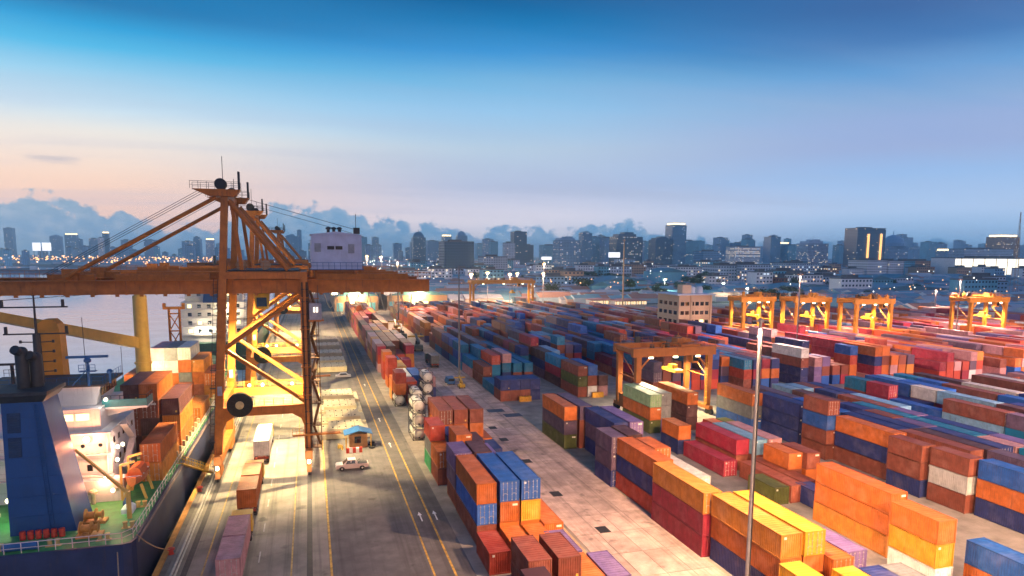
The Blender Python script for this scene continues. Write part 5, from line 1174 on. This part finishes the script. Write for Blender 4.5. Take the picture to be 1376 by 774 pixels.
def building(name, label, xl, xr, Y, H_, style, floors=None, bays=None, lit=.12, depth=None, group=None, roof='flat', cat='building', z0=0.0, cool=.3, panes=True, side=True):
    w = (xr-xl)/2; H_ -= {'dome':w*.75,'crown':4.5,'step':w*.32}.get(roof,0.0)
    T = thing(name, label, cat, ((xl+xr)/2,Y,z0), group=group); dpt = depth or max(8.0,min(2*w,40.0))
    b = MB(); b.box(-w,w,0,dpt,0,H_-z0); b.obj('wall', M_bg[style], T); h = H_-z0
    fl = floors or max(2,int(h/3.4)); by = bays or max(2,int(2*w/3.6))
    if panes:
        grp = {0:MB(),1:MB(),2:MB()}; fh = h/fl; bw = 2*w/by; sd_ = max(2,int(dpt/3.6))
        for f in range(fl):
            lf = lit*(2.2 if rb_.random() < .28 else .35)
            for k in range(by):
                q = 0 if rb_.random() > lf*.7 else (2 if rb_.random() < cool else 1); x = -w+k*bw
                grp[q].box(x+bw*.25,x+bw*.75,-.08,.02,f*fh+fh*.38,f*fh+fh*.78)
            if side:
                for k in range(sd_):
                    q = 0 if rb_.random() > lf*.5 else 1; y = k*dpt/sd_
                    grp[q].box(-w-.08,-w+.02,y+dpt/sd_*.25,y+dpt/sd_*.75,f*fh+fh*.38,f*fh+fh*.78)
        for q, nm, mm in ((0,'window_pane',M_pane),(1,'lit_pane',M_plit),(2,'cool_lit_pane',M_pcool)):
            if grp[q].f: grp[q].obj(nm, mm, T, fix=False, kind='stuff')
    if roof == 'flat':
        r_ = MB(); r_.box(-w-.15,w+.15,-.15,dpt+.15,h,h+.9); r_.box(-w*.5,w*.3,dpt*.3,dpt*.7,h+.9,h+3.4); r_.obj('roof', M_roofd, T)
    elif roof == 'crown':
        r_ = MB(); r_.box(-w*.85,w*.85,dpt*.1,dpt*.9,h,h+4.5); r_.obj('crown', M_crown, T); r_ = MB(); r_.box(-w*.9,w*.9,dpt*.08,dpt*.92,h+4.5,h+5.2); r_.obj('roof', M_roofd, T)
    elif roof == 'dome':
        r_ = MB(); r_.lathe((0,dpt/2,h),[(w*.9,0),(w*.88,w*.25),(w*.7,w*.6),(w*.4,w*.85),(w*.1,w*.95)],16); r_.tube((0,dpt/2,h+w*.9),(0,dpt/2,h+w*1.25),w*.03,5); r_.obj('dome', M_bg[style], T)
    elif roof == 'gable':
        r_ = MB(); r_.prism([(-w-.6,h),(w+.6,h),(0,h+min(w*.35,4.5))],'y',-.6,dpt+.6); r_.obj('roof', mat('teal roof',(.09,.24,.30),.5,var=.25,scale=.03), T)
    elif roof == 'step':
        r_ = MB(); r_.box(-w*.8,w*.55,dpt*.1,dpt*.9,h,h+w*.18); r_.box(-w*.3,w*.4,dpt*.2,dpt*.8,h+w*.18,h+w*.32); r_.tube((w*.1,dpt/2,h+w*.3),(w*.1,dpt/2,h+w*.62),.35,5); r_.obj('roof_setback', M_bg[style], T)
    return T
def px_building(name, label, pl, pr, top, Y, style, **kw):
    a, c = at_y(pl, top, Y), at_y(pr, top, Y)
    return building(name, label, a.x, c.x, Y, a.z, style, **kw)
# skyline towers, one by one
SKY = [ # label, left, right, top, distance, style, roof, lit
 ('slim dark tower alone above the far river bank',4,16,309,3000,'glass','flat',.05),
 ('stepped grey block behind the lit billboards across the river',66,80,318,3000,'slate','step',.10),
 ('tower with a glowing amber crown across the river',86,101,316,2900,'glass','crown',.12),
 ('low dark block against the amber-crowned tower',100,109,324,2950,'slate','flat',.08),
 ('white-lit slab tower across the river',131,138,322,2800,'white','flat',.35),
 ('dark tower with a bright white cap across the river',137,145,314,2900,'dark','crown',.08),
 ('broad dark block seen under the crane forestay',119,131,323,3000,'slate','flat',.1),
 ('grey block between the two crane forestays',162,175,325,2900,'slate','flat',.1),
 ('wide flat-topped block beneath the crane forestay',193,208,325,2700,'slate','flat',.08),
 ('squat blue-grey block left of the crane mast',244,259,327,2600,'slate','flat',.1),
 ('narrow tower close to the crane mast',260,268,321,2700,'glass','flat',.08),
 ('pale tower with a lit top close to the crane mast',276,287,323,2700,'pale','crown',.1),
 ('tower showing between crane mast and back stay',383,400,317,2600,'glass','step',.1),
 ('slender tower beside the machinery house',399,405,312,2900,'glass','flat',.05),
 ('domed dark tower with a thin spire',555,572,315,2300,'dark','dome',.10),
 ('tower with a floodlit top storey',595,607,318,2400,'glass','crown',.10),
 ('cylinder-topped tower behind the black office block',615,628,314,2300,'glass','dome',.05),
 ('grey tower between domed tower and black block',575,590,326,2500,'slate','flat',.1),
 ('pair of slim flats with lit stair windows',651,663,324,2300,'slate','flat',.2),
 ('pale concrete slab beside the sloping tower',679,692,329,1500,'pale','flat',.05),
 ('tall dark tower with a broad flat head',691,708,314,1700,'dark','flat',.04),
 ('lower shoulder block leaning on the tall dark tower',707,717,332,1750,'dark','flat',.08),
 ('teal mid-rise behind the dark trees',730,752,332,2000,'teal','flat',.12),
 ('apartment tower with ribbed front and scattered lights',751,780,320,1500,'slate','step',.24),
 ('slender stepped tower with a lit column',783,796,313,1900,'glass','step',.14),
 ('plain teal tower next to the slender stepped one',796,807,321,1950,'teal','flat',.06),
 ('grey tower before the broad lit apartment tower',813,829,322,1900,'slate','flat',.10),
 ('broad apartment tower with many lit balconies',829,864,314,1450,'dark','step',.22),
 ('teal block at the foot of the broad apartment tower',863,874,327,2100,'teal','flat',.05),
 ('dark double tower stepping down beside the tallest one',881,905,320,1700,'dark','step',.08),
 ('tallest tower of the skyline with ribbed faces',904,923,302,1700,'glass','crown',.06),
 ('tower with a green-lit corner',921,940,326,1750,'teal','flat',.08),
 ('long low block with a dark upper storey',945,973,340,1300,'slate','flat',.1),
 ('floodlit white hotel block',988,1022,334,1500,'white','flat',.55),
 ('small dark block on the plain horizon',1033,1043,327,2400,'slate','flat',.05),
 ('teal towers with a lit roof edge',1045,1062,328,2000,'teal','crown',.10),
 ('pair of grey-teal slabs',1060,1082,332,1900,'teal','flat',.08),
 ('pale twin apartment tower with ribbed balconies',1086,1114,324,1400,'pale','step',.14),
 ('small teal tower standing apart',1128,1138,332,1900,'teal','flat',.05),
 ('black twin tower with glowing orange stair shafts',1153,1191,309,1300,'dark','flat',.08),
 ('grey tower with a lit rounded cap',1196,1222,321,1400,'slate','dome',.10),
 ('tower crowned with amber light above the bright facade',1346,1371,318,1300,'warm','crown',.30),
 ('long blue-white block behind the bright facade',1296,1362,337,1200,'pale','flat',.10),
 ('small domed pavilion tower with a lit cap',1270,1281,337,1500,'slate','crown',.10)]
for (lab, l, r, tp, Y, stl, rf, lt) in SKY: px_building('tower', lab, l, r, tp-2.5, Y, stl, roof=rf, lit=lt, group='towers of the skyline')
sh_ = at_y(1171,320,1298)
for px in (1166,1183): a = at_y(px,312,1299); c = at_y(px+2.5,312,1299); b = MB(); b.box(a.x,c.x,1297.2,1298.6,0,a.z-4); b.obj('stair_shaft_light', mat('stair glow',(.9,.5,.2),.5,emit=(1,.45,.12),estr=1.6), None, label='glowing orange stair shaft on the black twin tower', category='light', group='glowing stair shafts')
# generic skyline behind
for i in range(150):
    px = rb_.uniform(-20,1390); Y = rb_.uniform(1900,3600); w = rb_.uniform(4.5,13); tp = rb_.triangular(314,340,329)+(6 if px < 450 else 0)
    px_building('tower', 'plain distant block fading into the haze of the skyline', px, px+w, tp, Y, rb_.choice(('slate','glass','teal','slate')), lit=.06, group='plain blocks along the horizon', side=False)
# mid-rise blocks scattered over the low town
for i in range(64):
    px = rb_.uniform(520,1390); d = rb_.uniform(640,1500); v = cam_dir(px,342); q = d/math.hypot(v.x,v.y); x, y = v.x*q, v.y*q; w = rb_.uniform(7,19)
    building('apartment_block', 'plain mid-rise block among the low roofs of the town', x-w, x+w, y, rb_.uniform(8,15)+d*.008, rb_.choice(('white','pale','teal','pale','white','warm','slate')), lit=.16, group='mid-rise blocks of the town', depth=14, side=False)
# nearer blocks
MID = [('black_office_block','black glass office block above the yellow gantry',597,637,325,900,'dark','flat',.03),('office_building','long pale office with a flat roof before the dark towers',650,682,345,1000,'pale','flat',.15),
 ('office_building','blue-grey office block with horizontal window bands, nearer its twin',965,998,357,700,'pale','flat',.12),('office_building','blue-grey office block with horizontal window bands beside the trees',997,1036,356,690,'pale','flat',.16),
 ('apartment_block','white apartment block with small dark windows below the black twin tower',1166,1194,350,800,'white','flat',.10),('apartment_block','white and red apartment wing below the black twin tower',1193,1215,351,800,'white','flat',.14),
 ('apartment_block','white low block with rows of square windows under the mast',1068,1106,370,560,'white','flat',.16),('apartment_block','pale long block behind the white low block',1060,1101,354,800,'pale','flat',.2),
 ('brick_house','red-brown building at the side of the white low block',1050,1068,374,570,'brick','flat',.05),('apartment_block','grey flats with balconies near the teal sheds',1106,1142,372,570,'pale','flat',.16),
 ('teal_block','teal block beside the white and red apartment wing',1214,1230,351,820,'teal','flat',.08),('lit_building','orange floodlit building beyond the teal block',1230,1266,351,850,'warm','flat',.2),
 ('shed','teal-roofed box shed before the office towers',885,923,366,690,'teal','gable',.0),('shed','low teal shed with a broad roof by the very tall mast',812,870,378,620,'teal','gable',.0),('shed','teal house-like shed between flats and trees',1143,1165,378,560,'teal','gable',.05),('shed','grey-green shed with a gable beside the long warehouse',1168,1200,376,560,'teal','gable',.05),('shed','pale shed with a gable near the bright facade',1202,1228,374,600,'pale','gable',.05),
 ('warehouse','long blue-roofed warehouse behind the gantries',1150,1290,391,470,'teal','gable',.0),('warehouse','wide low warehouse behind the pale control tower',1030,1150,389,520,'teal','gable',.0),('warehouse','dim warehouse behind the bright facade',1285,1400,378,560,'slate','gable',.0),
 ('hotel_block','teal mid-rise beside the dark trees',945,966,352,900,'teal','flat',.25),('shed','dark flat shed behind the yellow gantry',720,800,372,650,'slate','flat',.3),('shed','blue-grey shed beside the dark round trees',795,822,384,560,'teal','gable',.0)]
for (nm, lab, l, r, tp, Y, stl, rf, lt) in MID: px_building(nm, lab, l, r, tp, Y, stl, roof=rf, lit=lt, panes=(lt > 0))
for (x0_, x1_, y0_, y1_, lab) in ((14,40,425,520,'long transit shed at the far end of the quay road'),(46,84,430,540,'wide transit shed closing the far end of the truck aisle')):
    T = building('transit_shed', lab, x0_, x1_, y0_, 9.0, 'warm', roof='gable', panes=False, depth=y1_-y0_, cat='shed')
    for k in range(5):
        x = -(x1_-x0_)/2+1.2+k*(x1_-x0_-2)/5; b = MB(); b.box(x,x+(x1_-x0_)/5-1.4,-.12,.02,.05,5.2); b.obj('roller_door', M_plit if k in (1,3) else M_bg['teal'], T)
    lamp(T,(0,-4,9),26000,(1,.66,.3),.5)
# floodlit long facade far right, billboards across the river
a, c = at_y(1284,347,760), at_y(1420,347,760)
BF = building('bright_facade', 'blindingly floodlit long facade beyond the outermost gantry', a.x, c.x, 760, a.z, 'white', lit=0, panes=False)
b = MB(); b.box(-(c.x-a.x)/2,(c.x-a.x)/2,-.4,-.1,5,a.z-1); b.obj('lit_panel', mat('glowing panel',(1,.95,.8),.5,emit=(1,.90,.66),estr=1.3), BF)  # panel glows by itself in place of floodlights on the wall
for k in range(9):
    x = -(c.x-a.x)/2+(k+.5)*(c.x-a.x)/9; b = MB(); b.box(x-.5,x+.5,-.8,-.4,0,a.z); b.obj('pilaster', M_bg['warm'], BF)
for (l, r, tp, bt, Y, lab) in ((43,55,326,337,2300,'white lit billboard across the river, first of two'),(56,69,326,337,2300,'white lit billboard across the river with a red stripe'),(818,833,339,346,1200,'white lit billboard before the broad apartment tower'),(728,741,345,349,1000,'bright white rooftop sign behind the yellow gantry')):
    a, c = at_y(l,tp,Y), at_y(r,bt,Y); T = thing('billboard', lab, 'billboard', ((a.x+c.x)/2,Y,0)); w = (c.x-a.x)/2
    b = MB(); b.box(-w,w,0,1,c.z,a.z); b.obj('panel', mat('billboard light',(1,1,1),.5,emit=(1,.97,.92),estr=.9), T); b = MB(); b.box(-w*.8,-w*.7,1,2,0,c.z); b.obj('post', M_dark, T); b = MB(); b.box(w*.7,w*.8,1,2,0,c.z); b.obj('post', M_dark, T)
# the pale control tower, windows one by one
T = thing('control_tower', 'pale five-storey control tower with roof tanks at the yard edge', 'building', (0,0,0)); Y0 = TW.y
xl, xr, top_ = TW.x, TW.x+TW_W, 19.0
b = MB(); b.box(xl,xr,Y0,Y0+17,0,top_); W_ = b.obj('wall', mat('tower cream',(.60,.44,.30),.7,var=.12,scale=.1), T)
for f in range(4):
    z = 3.0+f*(top_-4.5)/4
    for k in range(6):
        x = xl+1.0+k*(xr-xl-1.6)/6; b = MB(); b.box(x,x+(xr-xl)/6-.9,Y0-.06,Y0+.02,z+.9,z+2.4); b.obj('window', M_lit if (k == 4 and f == 1) else M_glass, T)
    for k in range(4):
        y = Y0+1.0+k*4; b = MB(); b.box(xr-.02,xr+.06,y,y+2.4,z+.9,z+2.4); b.obj('window', M_glass, T)
        b = MB(); b.box(xl-.06,xl+.02,y,y+2.4,z+.9,z+2.4); b.obj('window', M_glass, T)
    b = MB(); b.box(xl-.25,xr+.25,Y0-.3,Y0+17.3,z-.1,z+.2); b.obj('floor_band', MATS['tower cream'], T)
for x in (xl+.4,(xl*.62+xr*.38),xr-.4): b = MB(); b.box(x-.4,x+.4,Y0-.5,Y0,0,top_); b.obj('pilaster', MATS['tower cream'], T)
b = MB(); b.box(xl-1.2,xr+1.2,Y0-1.2,Y0+18,top_,top_+.5); b.obj('roof', M_bg['pale'], T)
b = MB(); b.box(xl+4,xl+8,Y0+4,Y0+8,top_+.5,top_+4); b.obj('stair_head', MATS['tower cream'], T)
for x in (xl+9.5,xl+13): b = MB(); b.lathe((x,Y0+6,top_+.5),[(1.4,0),(1.4,2.2),(1.0,2.7),(.3,2.9)],14); b.obj('roof_tank', M_bg['pale'], T)
# canteen roofs and the lit hall at the yard edge
for (l, r, tp, Y, lab, lit_) in ((796,830,404,440,'low pink-roofed shed lit from within, with open bays',1),(828,872,407,430,'long open-sided canteen shed with lit red eaves',1),(632,712,396,520,'brightly lit glass-fronted hall beneath the yellow gantry',2),(540,600,402,520,'bright market hall beyond the crane girder end',2),(700,790,408,470,'low pink roof between the gantry and the canteen',0)):
    a, c = at_y(l,tp,Y), at_y(r,tp,Y); w = (c.x-a.x)/2; T = thing('hall', lab, 'hall', ((a.x+c.x)/2,Y,0)); h = max(4.5,a.z)
    b = MB(); b.prism([(-w-.6,h-1.2),(w+.6,h-1.2),(w+.6,h-.9),(0,h),(-w-.6,h-.9)],'y',-1,16); b.obj('roof', mat('pink roof',(.40,.24,.22),.7,var=.3,scale=.1), T)
    b = MB(); b.box(-w,w,3,15,0,h-1.2); b.obj('wall', M_bg['pale'], T)
    n = max(3,int(2*w/4))
    for k in range(n):
        x = -w+2*w*k/n; b = MB(); b.box(x-.15,x+.15,-.6,-.3,0,h-1.2); b.obj('post', M_bg['warm'], T)
        if lit_: b = MB(); b.box(x+.5,x+2*w/n-.5,2.9,3,.8,h-1.8); b.obj('window', M_plit if lit_ == 1 else M_pcool, T)
# lattice mast far right
a = at_y(1372,285,420); T = MB()
for k in range(14):
    z0, z1 = a.z*k/14, a.z*(k+1)/14; w0, w1 = 2.2*(1-k/15), 2.2*(1-(k+1)/15)
    for s_ in (-1,1):
        for u_ in (-1,1): T.tube((s_*w0,u_*w0,z0),(s_*w1,u_*w1,z1),.12,4)
    T.tube((-w0,-w0,z0),(w1,-w1,z1),.08,4); T.tube((w0,-w0,z0),(-w1,-w1,z1),.08,4)
T.obj('lattice_mast', mat('mast orange',(.5,.22,.08),.6), None, loc=(a.x,420,0), label='orange lattice mast at the edge of the yard', category='mast')
# small houses of the town: too many to count
vs, fs, cl = [], [], []
def house(x, y, w, d, h, col, rc):
    n = len(vs); vs.extend([(x-w,y,0),(x+w,y,0),(x+w,y+d,0),(x-w,y+d,0),(x-w,y,h),(x+w,y,h),(x+w,y+d,h),(x-w,y+d,h),(x-w,y+d/2,h+d*.18),(x+w,y+d/2,h+d*.18)])
    for f, cc in (((0,1,5,4),col),((1,2,6,9,5),col),((3,0,4,8,7),col),((4,5,9,8),rc),((6,7,8,9),rc)): fs.append(tuple(n+q for q in f)); cl.append(cc)
rh = random.Random(8)
pal_ = [(.52,.56,.60),(.74,.74,.74),(.36,.48,.56),(.55,.42,.34),(.26,.44,.52)]; rpal = [(.16,.36,.44),(.28,.32,.36),(.34,.19,.14),(.12,.27,.34),(.42,.45,.48)]
n_h = 0
while n_h < 3600:
    d_ = 470*(4600/470)**rh.random(); px = rh.uniform(-60,1440); v = cam_dir(px,342); s_ = d_/math.hypot(v.x,v.y); x, y = v.x*s_, v.y*s_
    if x < 30 and y < 1500: continue
    if x < -17 and y < 1330+(-17-x)*1.1+60: continue
    if x < 360 and y < 450: continue
    sc_ = 1+d_/1800; house(x,y,rh.uniform(4,13)*sc_,rh.uniform(8,16)*sc_,(rh.uniform(2.8,4.6) if d_ < 880 else rh.uniform(3.5,8.5)),rh.choice(pal_),rh.choice(rpal)); n_h += 1
me = bpy.data.meshes.new('distant_town'); me.from_pydata(vs, [], fs); ca = me.color_attributes.new('Col','FLOAT_COLOR','CORNER'); flat = []
for p in me.polygons: flat += list((*cl[p.index],1.0))*p.loop_total
ca.data.foreach_set('color', flat); link('distant_town', me, mat('town',(1,1,1),.75,var=.2,scale=.03,attr='Col',coord='World'), label='dense low roofs of the town spreading to the skyline', category='town', kind='stuff')
# street lamps of the town
def lights(name, n, m, dmin, dmax, zr, pxr, size, label, ok=None):
    mb = MB(); k = 0
    while k < n:
        d_ = dmin*(dmax/dmin)**rh.random(); px = rh.uniform(*pxr); v = cam_dir(px,342); s_ = d_/math.hypot(v.x,v.y); x, y = v.x*s_, v.y*s_
        if x < -17 and y < 1330+(-17-x)*1.1+20: continue
        if x < 60 and y < 620: continue
        if x < 380 and y < 450: continue
        r_ = size*rh.uniform(.6,1.5)*(d_/1500)**.8; z = rh.uniform(*zr); i = len(mb.v)
        mb.v += [(x-r_,y,z),(x+r_,y,z),(x,y-r_,z),(x,y+r_,z),(x,y,z-r_),(x,y,z+r_)]
        for f in ((0,2,5),(2,1,5),(1,3,5),(3,0,5),(2,0,4),(1,2,4),(3,1,4),(0,3,4)): mb.f.append(tuple(i+q for q in f))
        k += 1
    mb.obj(name, m, None, fix=False, label=label, category='street lights', kind='stuff')
lights('amber_street_lights', 420, mat('amber street light',(1,.6,.3),.5,emit=(1,.45,.14),estr=2.4), 520, 3200, (7,14), (-20,1390), 1.0, 'scattered amber street lights of the town')
lights('white_street_lights', 260, mat('white street light',(1,1,1),.5,emit=(1,.93,.80),estr=3), 560, 3200, (6,20), (-20,1390), .9, 'scattered white street lights of the town')
lights('waterfront_lights', 300, MATS['amber street light'], 1750, 2700, (5,22), (-20,300), 1.3, 'band of amber lights along the far river bank')
lights('port_lights', 120, MATS['white street light'], 640, 1600, (8,22), (300,640), .8, 'cluster of white port lights beyond the cranes')
# moored barges and cranes on the far bank
for i, (px, Y, w) in enumerate(((30,1900,60),(70,1780,90),(118,1700,50),(160,1620,70))):
    p = at_y(px,357,Y); b = MB(); b.prism([(-w/2,0),(w/2-6,0),(w/2,7),(-w/2,5)],'y',0,14); o = b.obj('barge', M_hull, None, loc=(p.x,Y-260,-3.4), label=('barge lying off the far bank, nearest the billboards','long dark barge below the lit quay sheds','short barge beyond the crane boom','barge moored under the crane forestay')[i], category='barge')
    b = MB(); b.box(-w/2+2,-w/2+12,2,12,5,12); b.obj('wheelhouse', M_ship, o)
# ------------------------------------------------------------------ trees
M_leaf = mat('leaf',(.045,.085,.03),.8,var=.5,scale=.4); M_bark = mat('bark',(.07,.05,.035),.9,var=.4)
def crown_mesh(seed, n=520):
    rr = random.Random(seed); mb = MB(); lobes = [(Vector((rr.uniform(-.55,.55),rr.uniform(-.55,.55),rr.uniform(-.25,.45))),rr.uniform(.34,.6)) for _ in range(9)]
    for k in range(n):
        c, r_ = rr.choice(lobes); d = Vector((rr.gauss(0,1),rr.gauss(0,1),rr.gauss(0,1))).normalized(); p = c+d*r_*rr.uniform(.7,1.05); s_ = rr.uniform(.06,.13)
        a = Vector((rr.gauss(0,1),rr.gauss(0,1),rr.gauss(0,1))).normalized(); q = a.cross(d)
        if q.length < .01: continue
        q.normalize(); a = q.cross(d).normalized()
        mb.quad(p-a*s_,p+q*s_*.7,p+a*s_,p-q*s_*.7)
    return mb.mesh('crown')
CRN = [crown_mesh(s_) for s_ in (3,7,9)]
for c_ in CRN: c_.materials.append(M_leaf)
tk = MB(); tk.tube((0,0,0),(0,0,.55),.05,7,.03)
for k in range(5): t_ = k*1.26; tk.tube((0,0,.35+k*.03),(.3*math.cos(t_),.3*math.sin(t_),.7),.022,5,.010)
TRK = gm(tk,'trunk'); TRK.materials.append(M_bark)
def tree(px, top, Y, wpx, label, group='dark round trees'):
    p = at_y(px, top, Y); a = at_y(px+wpx/2, top, Y); r_ = abs(a.x-p.x); h = max(p.z,5)
    T = thing('tree', label, 'tree', (p.x,Y,0), rh.uniform(0,6), group); o = link('trunk', TRK, None, T); o.scale = (h,h,h*.9)
    c_ = link('crown', rh.choice(CRN), None, T, (0,0,h*.62)); c_.scale = (r_,r_,h*.40)
TR = [(948,362,640,26,'tall dark tree standing before the blue-grey offices'),(938,366,630,22,'dark tree next to the tall one before the offices'),(960,368,620,18,'smaller tree at the side of the blue-grey offices'),(757,388,520,26,'broad dark tree behind the low pink roof'),(772,391,520,20,'dark tree at the flank of the low pink roof'),
 (1022,386,400,22,'big dark tree behind the orange gantry'),(1036,384,405,26,'broadest dark tree behind the orange gantry'),(1050,390,400,18,'small tree behind the mast and gantry'),(1248,404,360,24,'round tree before the long blue warehouse'),(1264,402,365,26,'largest round tree before the long blue warehouse'),(1279,406,360,18,'small round tree near the outermost gantry'),
 (882,381,480,16,'lamp-lit green tree before the box shed'),(892,384,470,14,'lamp-lit bush-like tree before the box shed'),(858,386,520,30,'dark tree in the belt behind the canteen'),(840,388,520,26,'dark tree in the belt by the tall mast'),(910,388,500,24,'dark tree in the belt behind the control tower'),(1165,388,450,14,'tree at the gable of the long warehouse'),(790,362,800,40,'wide dark grove before the teal mid-rise'),(830,366,760,36,'second dark grove below the apartment tower'),(765,366,780,36,'third dark grove below the ribbed apartment tower'),(700,362,900,40,'dark grove below the tall dark tower'),(735,366,850,36,'dark grove below the teal mid-rise')]
for t_ in TR: tree(*t_)
for i in range(46):
    px = rh.uniform(640,1380); Y = rh.uniform(470,900); top_y = 342+(35-rh.uniform(7,13))*917/(Y*1.25)
    tree(px, top_y, Y, rh.uniform(12,24)*600/Y, 'dark tree among the low roofs of the town', 'trees among the town roofs')
# lawn strip behind the canteen
gs = MB(); gs.quad((170,452,.02),(420,452,.02),(420,520,.02),(170,520,.02)); gs.obj('lawn', mat('lawn green',(.03,.075,.03),.9,var=.4,scale=.1,coord='World'), None, fix=False, kind='structure')
pl = at_y(890,376,490); lp = thing('park_lamp', 'white lamp lighting the green tree by the box shed', 'lamp', (pl.x,486,0)); b = MB(); b.tube((0,0,0),(0,0,pl.z),.12,6); b.obj('pole', M_pole, lp); b = MB(); b.lathe((0,0,pl.z),[(.3,-.3),(.9,0),(.9,.4),(.3,.7)],10); b.obj('lamp_head', mat('green white lamp',(1,1,1),.5,emit=(.85,1,.8),estr=14), lp); lamp(lp,(0,-3,pl.z-1),9000,(.85,1,.7),.4)
for px, py in ((972,381),(1004,388)):
    p = at_y(px,py,460); lp = thing('park_lamp', 'white lamp on a pole before the blue-grey offices' if px < 990 else 'white lamp on a pole behind the orange gantry', 'lamp', (p.x,460,0)); b = MB(); b.tube((0,0,0),(0,0,p.z),.12,6); b.obj('pole', M_pole, lp); b = MB(); b.lathe((0,0,p.z),[(.3,-.3),(.9,0),(.9,.4),(.3,.7)],10); b.obj('lamp_head', MATS['green white lamp'], lp); lamp(lp,(0,-3,p.z-1),9000,(.85,1,.8),.4)
for (px, py, Y) in ((633,369,430),(655,367,440),(685,369,430),(695,368,450),(730,368,440),(731,355,480),(512,346,520),(493,345,560)):
    p = at_y(px,py,Y); lp = thing('sodium_lamp', 'orange sodium lamp on a pole above the yellow gantry', 'lamp', (p.x,Y,0), group='sodium lamps beyond the yard'); b = MB(); b.tube((0,0,0),(0,0,p.z),.18,6); b.obj('pole', M_pole, lp); b = MB(); b.lathe((0,0,p.z),[(.4,-.4),(1.2,0),(1.2,.5),(.4,.9)],10); b.obj('lamp_head', M_lampo, lp); lamp(lp,(0,-3,p.z-1),26000,SODIUM,.5)
# ------------------------------------------------------------------ haze: evening air between here and the skyline
HAZE = 1.5e-4
hz = MB(); hz.box(-8100,8100,-450,8100,-8,135)
hm = bpy.data.materials.new('evening haze'); hm.use_nodes = True; ht = hm.node_tree; ht.nodes.clear()
ho = ht.nodes.new('ShaderNodeOutputMaterial'); hv = ht.nodes.new('ShaderNodeVolumePrincipled'); hv.inputs['Color'].default_value = (.58,.86,1.0,1); hv.inputs['Density'].default_value = HAZE; hv.inputs['Anisotropy'].default_value = .75
ht.links.new(hv.outputs[0], ho.inputs['Volume'])
hz.obj('haze', hm, None, kind='stuff', label='thin blue evening haze over the harbour and town', category='haze')
